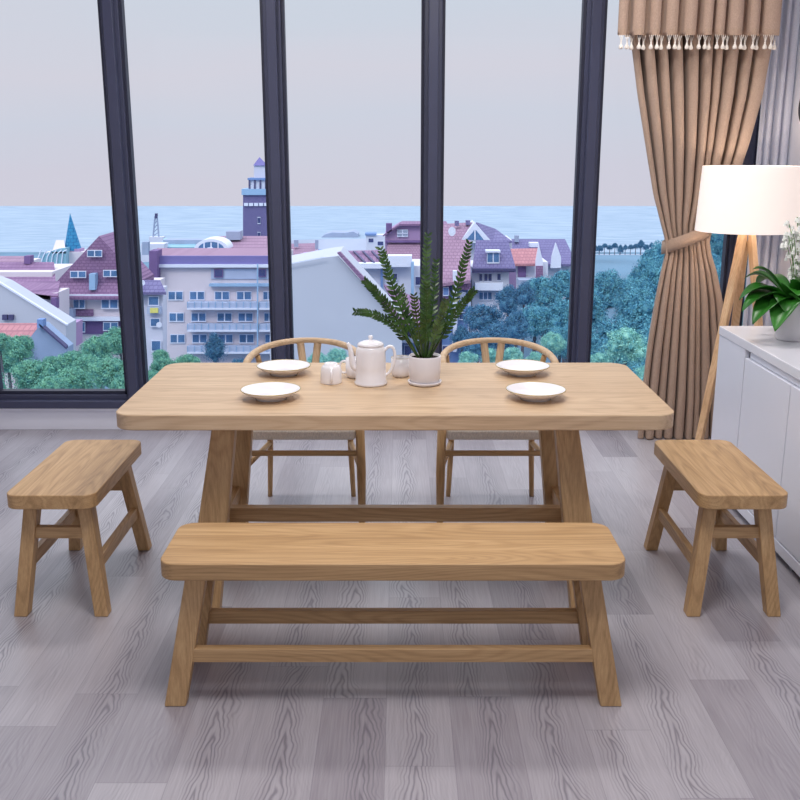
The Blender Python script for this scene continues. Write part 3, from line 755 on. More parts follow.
# attic house
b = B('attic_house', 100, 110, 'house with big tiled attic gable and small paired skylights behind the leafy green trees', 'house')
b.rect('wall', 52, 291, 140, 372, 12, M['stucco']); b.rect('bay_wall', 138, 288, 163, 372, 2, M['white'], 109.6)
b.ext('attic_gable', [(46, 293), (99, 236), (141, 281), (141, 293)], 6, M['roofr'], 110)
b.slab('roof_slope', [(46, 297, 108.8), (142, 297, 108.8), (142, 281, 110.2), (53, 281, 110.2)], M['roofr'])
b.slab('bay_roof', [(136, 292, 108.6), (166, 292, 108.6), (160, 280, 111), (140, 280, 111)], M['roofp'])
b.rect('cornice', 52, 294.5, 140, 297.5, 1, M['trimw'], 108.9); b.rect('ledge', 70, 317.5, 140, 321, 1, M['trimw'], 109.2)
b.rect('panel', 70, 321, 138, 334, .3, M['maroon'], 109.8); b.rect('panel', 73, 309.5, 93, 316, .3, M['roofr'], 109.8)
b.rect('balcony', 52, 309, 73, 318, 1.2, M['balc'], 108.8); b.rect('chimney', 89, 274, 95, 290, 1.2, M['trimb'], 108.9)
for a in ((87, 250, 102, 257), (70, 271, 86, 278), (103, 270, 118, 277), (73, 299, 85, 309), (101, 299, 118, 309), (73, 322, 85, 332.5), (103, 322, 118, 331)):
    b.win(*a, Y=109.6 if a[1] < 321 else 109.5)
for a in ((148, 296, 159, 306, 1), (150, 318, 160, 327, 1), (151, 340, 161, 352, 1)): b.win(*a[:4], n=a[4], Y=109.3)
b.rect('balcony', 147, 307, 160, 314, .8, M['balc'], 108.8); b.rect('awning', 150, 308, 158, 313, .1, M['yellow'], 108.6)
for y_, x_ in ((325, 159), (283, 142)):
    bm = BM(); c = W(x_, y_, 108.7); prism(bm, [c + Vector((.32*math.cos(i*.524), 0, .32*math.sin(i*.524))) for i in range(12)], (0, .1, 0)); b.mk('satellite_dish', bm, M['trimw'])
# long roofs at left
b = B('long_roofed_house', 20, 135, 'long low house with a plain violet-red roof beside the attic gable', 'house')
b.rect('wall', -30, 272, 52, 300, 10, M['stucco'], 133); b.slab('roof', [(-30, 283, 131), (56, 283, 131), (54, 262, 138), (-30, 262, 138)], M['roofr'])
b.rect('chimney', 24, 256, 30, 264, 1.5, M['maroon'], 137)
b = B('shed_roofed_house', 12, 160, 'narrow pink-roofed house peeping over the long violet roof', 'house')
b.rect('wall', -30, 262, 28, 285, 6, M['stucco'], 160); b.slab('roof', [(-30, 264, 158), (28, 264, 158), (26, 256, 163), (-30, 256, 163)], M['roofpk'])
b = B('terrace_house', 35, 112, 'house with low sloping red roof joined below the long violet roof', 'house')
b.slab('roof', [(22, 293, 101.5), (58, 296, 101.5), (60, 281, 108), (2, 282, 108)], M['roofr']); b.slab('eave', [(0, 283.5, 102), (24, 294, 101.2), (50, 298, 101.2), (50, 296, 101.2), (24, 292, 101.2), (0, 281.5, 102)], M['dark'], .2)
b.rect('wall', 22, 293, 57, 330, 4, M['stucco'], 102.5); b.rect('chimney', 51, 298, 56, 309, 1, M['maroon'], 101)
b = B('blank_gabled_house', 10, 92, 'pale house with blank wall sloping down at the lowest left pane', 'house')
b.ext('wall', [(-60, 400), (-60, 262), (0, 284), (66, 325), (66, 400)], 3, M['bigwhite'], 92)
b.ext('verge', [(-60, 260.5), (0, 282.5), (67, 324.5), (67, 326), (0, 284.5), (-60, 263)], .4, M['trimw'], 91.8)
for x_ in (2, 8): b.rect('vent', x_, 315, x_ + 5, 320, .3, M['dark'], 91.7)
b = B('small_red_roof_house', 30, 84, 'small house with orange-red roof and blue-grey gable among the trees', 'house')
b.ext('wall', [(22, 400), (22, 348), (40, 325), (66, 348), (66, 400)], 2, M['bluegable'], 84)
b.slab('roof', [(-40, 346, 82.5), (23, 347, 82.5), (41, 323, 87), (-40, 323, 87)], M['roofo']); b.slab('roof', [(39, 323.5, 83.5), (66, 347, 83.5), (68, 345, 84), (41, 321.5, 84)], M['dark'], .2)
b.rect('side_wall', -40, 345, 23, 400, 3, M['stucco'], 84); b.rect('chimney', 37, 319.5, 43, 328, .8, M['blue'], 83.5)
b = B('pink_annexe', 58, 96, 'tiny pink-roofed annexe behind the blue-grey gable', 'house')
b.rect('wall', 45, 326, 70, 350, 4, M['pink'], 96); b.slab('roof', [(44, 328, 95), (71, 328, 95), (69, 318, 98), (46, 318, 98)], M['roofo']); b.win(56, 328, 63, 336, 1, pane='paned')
# church
b = B('church', 72, 205, 'church with pointed teal spire and ribbed glass barrel roof', 'church')
ap = W(70, 213, 207); c0_ = W(73, 250, 207); hwid = 9.0 * 1.0
bm = BM(); rr_ = (W(82, 250, 207).x - W(65, 250, 207).x) / 2; base = [bm.verts.new((c0_.x + rr_*math.cos(i*math.pi/4 + .39), 207 + rr_*math.sin(i*math.pi/4 + .39), c0_.z)) for i in range(8)]
a_ = bm.verts.new(ap); bm.faces.new(base)
for i in range(8): bm.faces.new((base[i], base[(i+1) % 8], a_))
b.mk('spire', bm, M['teal']); b.rect('tower', 66, 249, 80, 285, 3, M['pink'], 205.5)
b.rect('nave', 46, 252, 90, 290, 6, M['stucco'], 205)
bm = BM(); pts_ = [W(30 + 36 * i / 12, 264 - 16 * math.sin(math.pi * (i / 12) * .5 + 0), 203) for i in range(13)] + [W(66, 270, 203), W(30, 270, 203)]
prism(bm, pts_, (0, 6, 0)); b.mk('barrel_roof', bm, M['glassy'])
bm = BM()
for i in range(1, 7):
    a0 = 30 + 36 * i / 7; tube(bm, [W(a0, 268, 202.7), W(a0 + 2, 262 - 12 * (i / 7), 202.7), W(a0 + 6, 250, 202.9)], .12, 5)
b.mk('roof_rib', bm, M['trimw']); b.slab('side_roof', [(52, 252, 203), (66, 252, 203), (64, 240, 206), (56, 240, 206)], M['stucco'])
# apartment block
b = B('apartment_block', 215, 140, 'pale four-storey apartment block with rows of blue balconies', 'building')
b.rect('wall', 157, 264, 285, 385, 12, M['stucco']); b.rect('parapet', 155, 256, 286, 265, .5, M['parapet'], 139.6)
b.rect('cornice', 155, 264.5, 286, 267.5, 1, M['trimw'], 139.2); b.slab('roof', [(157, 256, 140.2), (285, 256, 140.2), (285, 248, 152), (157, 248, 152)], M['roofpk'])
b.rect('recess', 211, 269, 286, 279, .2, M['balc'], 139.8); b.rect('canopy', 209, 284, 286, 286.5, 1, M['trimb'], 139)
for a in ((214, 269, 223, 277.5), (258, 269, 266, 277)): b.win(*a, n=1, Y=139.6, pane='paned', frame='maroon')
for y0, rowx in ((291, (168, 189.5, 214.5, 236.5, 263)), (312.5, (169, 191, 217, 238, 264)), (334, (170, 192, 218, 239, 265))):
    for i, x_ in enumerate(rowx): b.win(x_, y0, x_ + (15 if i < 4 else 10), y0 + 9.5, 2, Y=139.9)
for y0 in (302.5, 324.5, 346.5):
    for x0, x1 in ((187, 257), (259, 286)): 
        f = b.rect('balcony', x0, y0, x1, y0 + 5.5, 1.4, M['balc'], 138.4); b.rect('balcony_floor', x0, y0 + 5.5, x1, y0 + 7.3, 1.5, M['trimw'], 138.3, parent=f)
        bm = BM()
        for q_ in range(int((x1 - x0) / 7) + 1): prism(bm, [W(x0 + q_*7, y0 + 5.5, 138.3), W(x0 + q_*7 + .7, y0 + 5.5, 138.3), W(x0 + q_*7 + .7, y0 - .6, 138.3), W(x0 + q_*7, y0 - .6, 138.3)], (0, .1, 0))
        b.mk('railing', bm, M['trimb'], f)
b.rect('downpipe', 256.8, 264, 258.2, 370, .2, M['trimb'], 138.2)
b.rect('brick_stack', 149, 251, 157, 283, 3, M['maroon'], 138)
b = B('arched_hall', 225, 165, 'red-roofed hall with arched white window above the apartment block', 'building')
b.slab('roof', [(178, 256, 160), (290, 256, 160), (285, 236, 172), (218, 236, 172)], M['roofpk']); b.rect('wall', 180, 254, 288, 275, 8, M['stucco'], 162)
bm = BM(); pts_ = [W(211 - 17 * math.cos(math.pi*i/16), 249.5 - 10.5 * math.sin(math.pi*i/16), 158) for i in range(17)]; prism(bm, pts_, (0, 5, 0)); aw = b.mk('arch', bm, M['trimw'])
bm = BM(); pts_ = [W(211 - 13 * math.cos(math.pi*i/16), 249.3 - 7.5 * math.sin(math.pi*i/16), 157.9) for i in range(17)]; prism(bm, pts_, (0, .1, 0)); b.mk('pane', bm, M['pane'], aw)
bm = BM()
for k in (-7, 0, 7): prism(bm, [W(211+k-.6, 249, 157.8), W(211+k+.6, 249, 157.8), W(211+k+.6, 242.5, 157.8), W(211+k-.6, 242.5, 157.8)], (0, .1, 0))
b.mk('glazing_bar', bm, M['trimw'], aw); b.rect('chimney', 226, 231.5, 240, 240, 3, M['grey'], 168)
b.rect('vent', 199, 249, 204, 255, 1, M['trimw'], 157); b.rect('vent', 207, 248, 212, 255, 1, M['trimw'], 157)
# lighthouse
b = B('lighthouse', 256, 285, 'square violet-brick lighthouse tower with white lantern and blue cap', 'lighthouse')
b.rect('shaft', 243, 195, 269, 300, 7, M['brickt'], 285); 
for i in range(5): b.rect('corbel', 244 + i*5, 203, 248 + i*5, 206, .5, M['trimw'], 284.5)
b.rect('gallery', 241.5, 189, 270, 195, 8, M['trimb'], 284.4); b.rect('lantern', 249, 179, 268, 194, 5, M['trimw'], 286)
for i in range(4): b.rect('post', 248.5 + i*5.5, 179, 250 + i*5.5, 194, .4, M['dark'], 285.5)
b.rect('lantern_roof', 247.5, 178, 269, 180, 6, M['blue'], 285.4); b.rect('upper_lantern', 254, 165, 266, 179, 3, M['white'], 287)
bm = BM(); a_ = bm.verts.new(W(259.5, 157, 288.5)); q = [W(253, 165.5, 286.5), W(266, 165.5, 286.5)]; w_ = q[1].x - q[0].x
bs_ = [bm.verts.new(p) for p in (q[0], q[1], q[1] + Vector((0, w_, 0)), q[0] + Vector((0, w_, 0)))]; bm.faces.new(bs_)
for i in range(4): bm.faces.new((bs_[i], bs_[(i+1) % 4], a_))
b.mk('cap', bm, M['parapet']); b.win(257.5, 217, 260.5, 224, 1, Y=284.8, pane='paned'); b.win(257.5, 232, 260.5, 237, 1, Y=284.8, pane='paned')
# harbour mast and sheds
b = B('harbour_beacon', 156, 300, 'thin lattice harbour beacon standing on the shore', 'beacon')
bm = BM()
for sx_ in (-1, 1):
    tube(bm, [W(156 + sx_*3, 238, 300), W(156 + sx_*1, 216, 300)], .25, 6)
for k in range(5): tube(bm, [W(153.5 + k*.4, 236 - k*4, 300), W(158.5 - k*.4, 232 - k*4, 300)], .15, 5)
b.mk('mast', bm, M['grey']); b.rect('lantern', 154.8, 213.5, 157.2, 218, .8, M['dark'], 299.6); b.rect('base', 149, 237, 163, 244, 3, M['white'], 299)
b = B('harbour_sheds', 175, 280, 'low pale sheds on the shore between lattice beacon and lighthouse', 'building')
b.rect('shed', 141, 244, 164, 262, 5, M['white'], 262); b.rect('wall', 163, 240, 222, 262, 6, M['grey'], 270)
b.slab('roof', [(160, 247, 266), (225, 247, 266), (222, 238, 278), (164, 238, 278)], M['glassy'])
b.rect('stack', 142, 242, 148, 255, 2, M['grey'], 250)
# distant house, pane 3
b = B('shore_house', 303, 205, 'low pink-roofed house at the shore end of the blank pale wall', 'house')
b.rect('wall', 280, 252, 322, 285, 6, M['blue'], 205); b.slab('roof', [(280, 255, 203), (320, 254, 203), (316, 243, 210), (280, 244, 210)], M['roofpk'])
b.rect('annexe', 302, 254, 324, 285, 4, M['pink'], 200); b.rect('chimney', 294, 240, 298, 247, 1, M['grey'], 206); b.rect('chimney', 315, 240, 318, 250, 1, M['grey'], 206)
b.win(303, 255.5, 310, 259, 2, Y=199.8, pane='paned'); b.win(315, 250, 318, 255, 1, Y=202.5, pane='paned')
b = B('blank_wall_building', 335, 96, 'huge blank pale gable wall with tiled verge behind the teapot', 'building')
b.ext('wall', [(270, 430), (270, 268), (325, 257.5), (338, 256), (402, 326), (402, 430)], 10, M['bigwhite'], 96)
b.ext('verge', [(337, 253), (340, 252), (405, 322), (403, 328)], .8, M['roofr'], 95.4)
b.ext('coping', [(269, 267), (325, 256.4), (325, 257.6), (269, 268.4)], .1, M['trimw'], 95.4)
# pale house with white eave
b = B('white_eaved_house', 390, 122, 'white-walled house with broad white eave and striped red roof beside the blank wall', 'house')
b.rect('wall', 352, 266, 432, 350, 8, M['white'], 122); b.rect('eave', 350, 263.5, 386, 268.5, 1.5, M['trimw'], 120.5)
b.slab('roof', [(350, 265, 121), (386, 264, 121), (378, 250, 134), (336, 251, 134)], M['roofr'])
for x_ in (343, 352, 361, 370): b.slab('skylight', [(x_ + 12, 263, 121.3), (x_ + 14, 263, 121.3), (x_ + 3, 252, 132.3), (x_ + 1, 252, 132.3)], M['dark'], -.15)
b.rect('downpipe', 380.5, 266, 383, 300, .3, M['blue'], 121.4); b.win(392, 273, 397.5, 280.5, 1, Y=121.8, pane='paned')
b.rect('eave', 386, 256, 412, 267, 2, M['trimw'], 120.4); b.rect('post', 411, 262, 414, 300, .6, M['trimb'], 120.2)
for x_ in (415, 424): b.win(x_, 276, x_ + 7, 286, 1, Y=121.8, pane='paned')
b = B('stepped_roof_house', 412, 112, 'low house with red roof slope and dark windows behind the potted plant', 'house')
b.slab('roof', [(404, 322, 106), (440, 326, 106), (436, 306, 112), (384, 284, 114)], M['roofr']); b.rect('wall', 391, 322, 452, 400, 6, M['blue'], 108)
for x_, y_ in ((394, 328), (404, 328), (394, 345), (404, 345), (414, 330), (424, 345), (434, 330), (442, 345)): b.win(x_, y_, x_ + 8, y_ + 11, 1, Y=107.8, pane='paned', frame='balc')
b.rect('ledge', 389, 318.5, 414, 323, 1, M['trimw'], 106.8); b.rect('balcony', 391, 338, 420, 343, 1, M['balc'], 106.8)
# pink house
b = B('pink_gabled_house', 412, 175, 'tall pink-lilac house with white four-pane window', 'house')
b.ext('wall', [(385, 285), (385, 234), (400, 225), (446, 225), (446, 285)], 8, M['pink'], 175); b.slab('roof', [(383, 235, 174), (400, 224, 174), (448, 224, 174), (446, 221, 182), (402, 221, 182)], M['roofr'])
b.slab('lower_roof', [(384, 262, 171), (446, 262, 171), (444, 243, 175), (388, 243, 175)], M['roofpk']); b.rect('chimney', 386, 223.5, 392, 233, 1.5, M['maroon'], 174)
b.win(397, 229.5, 408, 237, 2, Y=174.8, pane='grey'); b.rect('window_bar', 397, 233, 408, 233.8, .1, M['trimw'], 174.6)
b.rect('cladding', 385, 240.5, 446, 242.5, .6, M['maroon'], 174.3)
b = B('seaside_kiosk', 372, 240, 'small white kiosk building with dark windows near the beach', 'building')
b.rect('wall', 366, 235, 388, 262, 4, M['white'], 240); b.win(368, 238, 374, 243, 1, pane='paned'); b.win(377, 241, 384, 246, 1, pane='paned'); b.rect('roof', 365, 233.5, 376, 235.5, 5, M['blue'], 239.6)
# white gable house with dish
b = B('white_gable_house', 472, 150, 'house with steep white gable and round satellite dish on its roof', 'house')
b.rect('wall', 438, 240, 512, 290, 8, M['white'], 151); b.ext('gable', [(459, 243), (475, 222.5), (493, 243)], 6, M['trimw'], 149)
b.slab('roof', [(436, 243, 148.5), (460, 243, 148.5), (475, 222, 152), (440, 224, 156)], M['roofpk']); b.slab('roof', [(492, 243, 148.5), (512, 241, 150), (496, 229, 156), (476, 222, 152)], M['roofp'])
b.ext('window', [(466, 240), (473, 232), (474, 230), (476, 230), (484, 240)], .1, M['pane'], 148.9); b.rect('window_frame', 474.3, 230, 475.6, 240, .1, M['trimw'], 148.7)
bm = BM(); c = W(452, 231.5, 147.5); prism(bm, [c + Vector((.55*math.cos(i*.524), 0, .68*math.sin(i*.524))) for i in range(12)], (0, .12, 0)); b.mk('satellite_dish', bm, M['trimw'])
b.rect('chimney', 455, 221, 459, 226, 1, M['roofp'], 151); b.rect('chimney', 466, 220.5, 470, 225, 1, M['roofp'], 151)
# mansard house
b = B('mansard_house', 490, 125, 'white townhouse with violet mansard roof and white dormer window', 'house')
b.rect('wall', 472, 268, 509, 365, 9, M['white'], 125); b.slab('roof', [(472, 270, 123.6), (516, 269, 123.6), (508, 240, 127), (476, 240, 127)], M['roofp'], .4)
b.rect('eave', 472.5, 268.5, 516, 271, 1.5, M['dark'], 123.4); b.win(487, 252, 499.5, 263.5, 2, Y=124.2); b.rect('dormer_roof', 486, 250.5, 500.5, 252.5, 1.5, M['trimw'], 123.8)
for a in ((479, 273, 482.5, 282), (484, 273, 492, 282), (497, 273, 501, 281)): b.win(*a, n=1 if a[2]-a[0] < 5 else 2, Y=124.9, pane='paned')
b.rect('balcony', 475, 283, 503, 290.5, 1.4, M['trimw'], 123.6); b.win(479, 291.5, 492, 300.5, 3, Y=124.9); b.win(495, 292, 503, 301, 1, Y=124.9, pane='blue')
b.rect('side_wall', 508, 270, 516, 300, 5, M['pink'], 127)
b = B('red_bay_house', 452, 122, 'townhouse with red tiled bays and pale blue pillars joined to the mansard house', 'house')
b.rect('wall', 436, 280, 471, 365, 8, M['blue'], 122); b.slab('roof', [(434, 284, 120.5), (470.5, 280, 120.5), (470.5, 240, 127.5), (436, 238, 127.5)], M['roofpk'], .4)
b.rect('tile_band', 455, 283, 471, 290, .6, M['roofr'], 121.3); b.rect('tile_band', 436, 284, 450, 330, .5, M['maroon'], 121.4)
b.rect('pillar', 453, 271, 457, 352, .8, M['trimw'], 120.6); b.rect('pillar', 468, 290, 471, 352, .6, M['balc'], 121)
b.win(460, 292, 466, 304, 1, Y=121.8, pane='balc'); b.win(459, 312, 465, 320, 1, Y=121.8, pane='paned'); b.win(443, 287, 449, 296, 1, Y=121.3, pane='blue'); b.win(442, 326, 450, 336, 1, Y=121.8)
b.rect('balcony', 436, 317, 458, 324, 1.2, M['balc'], 120.8); b.rect('balcony', 436, 339, 470, 344, 1.2, M['trimw'], 120.6)
# right cluster
b = B('purple_roof_hall', 545, 165, 'long building with plain blue-violet roof above the wood', 'building')
b.rect('wall', 515, 258, 573, 300, 8, M['white'], 165); b.slab('roof', [(516, 264, 163), (577, 264, 163), (565, 239, 171), (506, 239, 171)], M['roofp'], .4)
b.ext('spire_gable', [(551, 268), (552, 257), (556, 243), (561, 257), (561, 268)], .8, M['trimw'], 161.5); b.rect('dormer', 530, 243, 539, 247, 2, M['trimw'], 166); b.rect('chimney', 515, 235.5, 519, 242, 1, M['grey'], 169)
b = B('red_dormer_house', 528, 142, 'small house with bright red-violet roof and white stepped gable', 'house')
b.rect('wall', 514, 262, 548, 300, 6, M['white'], 142); b.slab('roof', [(508, 264, 140.5), (536, 264, 140.5), (538, 248, 145), (502, 249, 145)], M['roofo'], .3)
b.ext('stepped_gable', [(535, 285), (536, 262), (539, 245), (543, 262), (544, 285)], .8, M['trimw'], 139.8); b.rect('panel', 536, 266, 543, 279, .3, M['roofr'], 139.5); b.rect('panel', 518, 266, 526, 282, .3, M['maroon'], 141.5); b.rect('porch', 519, 280, 534, 287, 3, M['grey'], 138)
# pier in the sea
bm = BM(); prism(bm, [W(321, 237.5, 393), W(325, 234.5, 393), (W(332, 232.5, 393)), W(345, 233, 393), W(353, 231.5, 393), W(358, 234, 393), W(358, 237.5, 393)], (0, 12, 0))
props(obj('breakwater', bm, M['grey']), 'low blue-grey breakwater lying in the pale sea', 'breakwater')
bm = BM(); box(bm, 45, 150, 286, 317.8, -31.2, -30.9); prism(bm, [W(286, 256, 300), W(400, 256, 300), W(400, 238, 310), W(286, 240, 310)], (0, 0, -.5))
props(obj('beach', bm, plain('pale_beach', '#9ea6ba', .9, .05, .1)), kind='structure')

# ------------------------------------------------------------------ trees
def crown_mesh(seed, mat, nl=12000, conical=False):
    rg = random.Random(seed); bm = BM(); lobes = [(Vector((0, 0, 0)), .72)]
    for i in range(34):
        a = rg.uniform(0, 6.283); e = rg.uniform(-.5, 1.35); k = rg.uniform(.5, .8)
        c = Vector((math.cos(a)*math.cos(e), math.sin(a)*math.cos(e), math.sin(e)*.85)) * k
        if conical: c = Vector((c.x * (1 - max(0, c.z)) * .8, c.y * (1 - max(0, c.z)) * .8, c.z * 1.3))
        lobes.append((c, rg.uniform(.15, .29)))
    for c, r in lobes:
        bmesh.ops.create_icosphere(bm, subdivisions=2, radius=r * .66, matrix=Matrix.Translation(c))
    for v in bm.verts: v.co += v.co.normalized() * .06 * noise.noise(v.co * 7 + Vector((seed, 0, 0)))
    for _ in range(nl):
        c, r = lobes[rg.randrange(1, len(lobes))] if rg.random() < .88 else lobes[0]
        n = Vector((rg.gauss(0, 1), rg.gauss(0, 1), rg.gauss(0, 1) + .3)).normalized(); p = c + n * r * rg.uniform(.7, 1.3)
        d = Vector((rg.gauss(0, 1), rg.gauss(0, 1), rg.gauss(0, 1))); s = n.cross(d).normalized(); u = (n * rg.uniform(.3, .9) + s.cross(n) * rg.uniform(.4, 1)).normalized()
        L = rg.uniform(.035, .07); w = L * .55
        bm.faces.new([bm.verts.new(p - s * w * .5), bm.verts.new(p + u * L * .5 - s * w), bm.verts.new(p + u * L), bm.verts.new(p + u * L * .5 + s * w)])
    me = bpy.data.meshes.new('foliage'); bm.to_mesh(me); bm.free(); me.materials.append(mat); return me
KIND = {}
for i, k in enumerate(('green', 'dark', 'teal', 'light', 'yel')):
    KIND[k] = [crown_mesh(10*i + j, M['t_' + k], conical=(k == 'dark' and j == 1)) for j in range(2)]
trunk_me = bpy.data.meshes.new('trunk'); bm = BM(); tube(bm, [(0, 0, 0), (.01, 0, .5), (0, 0, 1)], [1.0, .8, .5], 8); bm.to_mesh(trunk_me); bm.free(); trunk_me.materials.append(M['bark'])
rg = random.Random(77)
PLACED = []
def tree(px, py, rp, Y, kind, label, group=None, var=None, sq=.92, back=True):
    for _ in range(16):
        c = W(px, py, Y); d = (Y*CP + (H - c.z)*SP); r = rp * d / F * 1.02; g = gz(c.x, Y)
        if not any(abs(c.x - a.x) < (r + q) * 1.0 and abs(c.y - a.y) < (r + q) * 1.0 and abs(c.z - a.z) < (r + q) * 1.12 for a, q in PLACED): break
        Y += 1.2 if back else -1.2
    else: return
    PLACED.append((c, r))
    t = empty('tree', (c.x, Y, g), label, 'tree', group)
    f = bpy.data.objects.new('foliage', KIND[kind][rg.randrange(2) if var is None else var]); COL.objects.link(f); f.parent = t
    f.location = (0, 0, c.z - g); f.scale = (r*.94, r*.94, r * sq); f.rotation_euler = (0, 0, rg.uniform(0, 6.28))
    k = bpy.data.objects.new('trunk', trunk_me); COL.objects.link(k); k.parent = t; k.scale = (r*.12, r*.12, max(.5, c.z - g))
GL = 'leafy green trees massed below the left-hand window'
L1 = 'leafy teal-green tree in the mass at the foot of the window beside the table end'
for px, py, rp, Y in ((8, 362, 24, 74), (32, 380, 24, 66), (70, 388, 24, 62), (112, 378, 24, 64), (52, 368, 14, 72), (-14, 390, 26, 62), (98, 352, 20, 76), (90, 372, 20, 66), (20, 350, 18, 78), (50, 395, 22, 58), (128, 392, 20, 56), (0, 345, 14, 80), (74, 366, 18, 72)):
    tree(px, py, rp, Y, 'green', L1, GL, back=False)
tree(120, 344, 20, 80, 'green', 'tall leafy green tree rising in front of the attic house windows')
tree(16, 396, 20, 58, 'yel', 'yellowish-green tree at the very foot of the leftmost pane')
for px, py, rp, Y in ((165, 372, 18, 82), (188, 366, 14, 86), (148, 385, 18, 74), (176, 384, 18, 76), (200, 372, 12, 90), (160, 358, 10, 88)):
    tree(px, py, rp, Y, 'green', 'green tree at the foot of the apartment block behind the table corner', 'green trees below the apartment block')
tree(215, 352, 15, 100, 'dark', 'dark blue-green conifer in front of the apartment balconies', var=1, sq=1.2)
tree(240, 368, 12, 96, 'dark', 'small dark shrub-like tree beside the chair rail, before the apartment block')
for px, py, rp in ((318, 362, 12), (338, 359, 13), (357, 361, 11)):
    tree(px, py, rp, 72, 'light', 'light green treetop seen through the back of the chair near the teapot', 'treetops through the chair by the teapot')
for px, py, rp, Y in ((462, 340, 15, 106), (484, 322, 22, 110), (508, 305, 20, 116), (500, 340, 22, 100), (478, 348, 20, 96), (524, 298, 16, 112), (516, 330, 20, 104), (470, 318, 12, 112)):
    tree(px, py, rp, Y, 'dark', 'dark blue tree in front of the white mansard house', 'dark trees before the mansard house', back=False)
for px, py, rp, Y in ((545, 296, 24, 118), (568, 288, 22, 122), (535, 325, 24, 102), (566, 322, 26, 98), (590, 300, 26, 112), (548, 312, 24, 108), (576, 340, 24, 92), (530, 345, 20, 94), (560, 345, 22, 92)):
    tree(px, py, rp, Y, 'teal', 'large teal tree between the dark blue trees and the thick window mullion', 'teal trees before the mullion')
tree(552, 345, 15, 84, 'light', 'light bushy tree low down beside the chair back and mullion')
for px, py, rp in ((468, 361, 12), (490, 358, 12), (512, 358, 13), (536, 361, 11)):
    tree(px, py, rp, 70, 'light', 'light green treetop seen through the back of the chair near the plant', 'treetops through the chair by the plant')
rg2 = random.Random(5)
row_i = 0; Yr = 84.0
while Yr < 222:
    zc = -19.3 + (Yr - 84) * .008
    lim = interp(Yr, [(84, 0), (132, 583), (150, 606), (168, 642), (195, 676), (218, 712)])
    dd = Yr * CP + (H - zc) * SP
    x_ = (585 - 400) * dd / F + (row_i % 2) * 3.4
    while True:
        px_ = 400 + x_ * F / dd
        if px_ > 770: break
        if px_ > lim:
            v_ = (H - zc - dd * SP) / CP; py_ = 400 + F * v_ / dd
            ridge = Yr > 165; r0 = 3.5 * rg2.uniform(.92, 1.12)
            tree(px_, py_ + rg2.uniform(-6, 6) * 100 / Yr, r0 * F / dd, Yr + rg2.uniform(-.4, .4), 'dark' if rg2.random() < .15 and not ridge else 'teal',
                 'hazy blue-green tree on the ridge top beside the curtain tieback' if ridge else 'teal tree of the wooded slope behind the curtain', 'trees on the ridge' if ridge else 'trees of the wooded slope', sq=1.15)
        x_ += 6.9
    Yr += 6.9; row_i += 1
tree(626, 350, 27, 74, 'light', 'round light green tree beside the far table corner and curtain')
tree(600, 366, 16, 74, 'light', 'smaller light green tree tucked against the thick mullion at table height')
tree(648, 380, 18, 70, 'light', 'light green tree low down behind the curtain hem')
rg3 = random.Random(21)
for k in range(13):
    tree(589 + k * 5.2, 247.5 + rg3.uniform(-2.5, 2.5), rg3.uniform(3.2, 5.4), 306 + rg3.uniform(-8, 6), 'dark', 'tiny dark bush on the pale beach beyond the wood', 'beach bushes', sq=1.0)

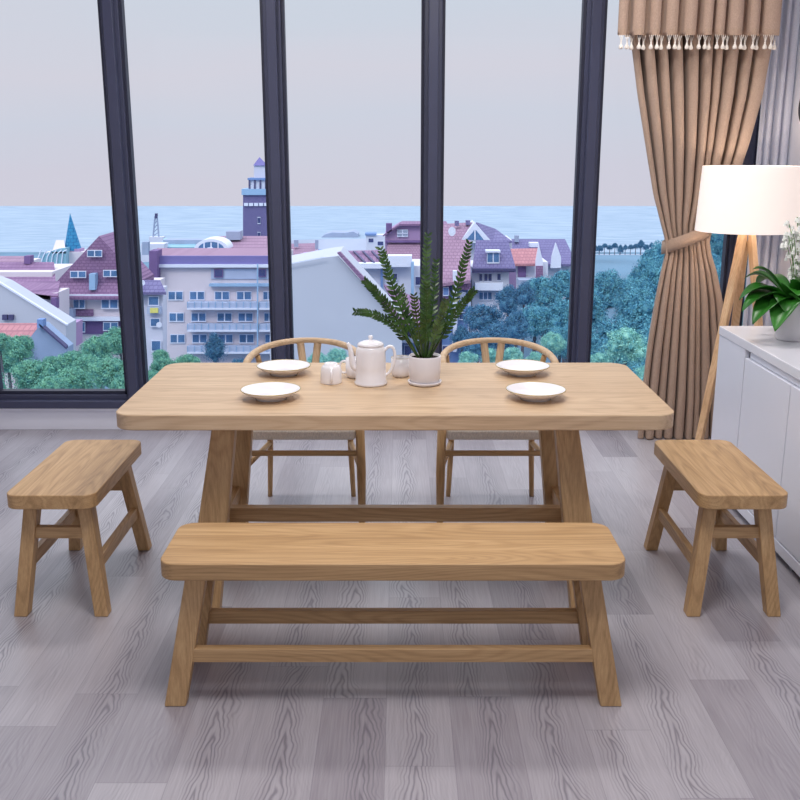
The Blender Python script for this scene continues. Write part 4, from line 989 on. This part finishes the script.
# ------------------------------------------------------------------ world, sun, unseen overhead lights, lamp bulb
w = bpy.data.worlds.new('sky'); sc.world = w; w.use_nodes = True; nt = w.node_tree; nt.nodes.clear()
out = nt.nodes.new('ShaderNodeOutputWorld'); bg = nt.nodes.new('ShaderNodeBackground'); nt.links.new(bg.outputs[0], out.inputs[0])
tc = N(nt, 'ShaderNodeTexCoord'); sp = N(nt, 'ShaderNodeSeparateXYZ'); nt.links.new(tc.outputs['Generated'], sp.inputs[0])
mp = N(nt, 'ShaderNodeMapping'); mp.inputs['Scale'].default_value = (1.5, 1.5, 9); nt.links.new(tc.outputs['Generated'], mp.inputs['Vector'])
no = N(nt, 'ShaderNodeTexNoise'); no.inputs['Scale'].default_value = 1.4; no.inputs['Detail'].default_value = 5; nt.links.new(mp.outputs[0], no.inputs['Vector'])
v = mathn(nt, 'ADD', sp.outputs[2], mathn(nt, 'MULTIPLY', mathn(nt, 'SUBTRACT', no.outputs['Fac'], .5), .12))
r_ = ramp(nt, [(.0, '#d4d1de'), (.45, '#d0cfdd'), (.5, '#cdd2e0'), (.56, '#d3d3df'), (.62, '#cdd5e2'), (.8, '#d0d8e4')])
nt.links.new(mathn(nt, 'MULTIPLY_ADD', v, 1.0, .48), r_.inputs[0]); nt.links.new(r_.outputs[0], bg.inputs[0]); 
mr = N(nt, 'ShaderNodeMapRange', interpolation_type='SMOOTHSTEP'); mr.inputs[1].default_value = .2; mr.inputs[2].default_value = .65; mr.inputs[3].default_value = 1.0; mr.inputs[4].default_value = 2.8
nt.links.new(sp.outputs[2], mr.inputs[0]); nt.links.new(mr.outputs[0], bg.inputs[1])
def light(name, kind, loc, energy, rot=(0, 0, 0), color=(1, 1, 1), **k):
    l = bpy.data.lights.new(name, kind); l.energy = energy; l.color = color
    for a, v_ in k.items(): setattr(l, a, v_)
    o = bpy.data.objects.new(name, l); COL.objects.link(o); o.location = loc; o.rotation_euler = rot; return o
light('sun', 'SUN', (0, 0, 50), .8, (R(48), 0, R(-25)), (1, .97, .96), angle=R(12))
light('unseen_overhead_light', 'AREA', (-1.0, 4.2, ZC - .02), 21, color=(1, .97, .94), shape='DISK', size=.4)  # unseen overhead pair: doubled leg shadows, brighter floor by the glazing
light('unseen_overhead_light', 'AREA', (.9, 4.2, ZC - .02), 21, color=(1, .97, .94), shape='DISK', size=.4)
light('unseen_overhead_light', 'AREA', (0, 2.05, ZC - .02), 46, color=(1, .97, .95), shape='DISK', size=1.2)  # added out-of-frame fill for the furniture fronts; no fixture stands here
light('lamp_bulb', 'POINT', (LX, LY, 1.33), 8, color=(1, .86, .72), shadow_soft_size=.04)
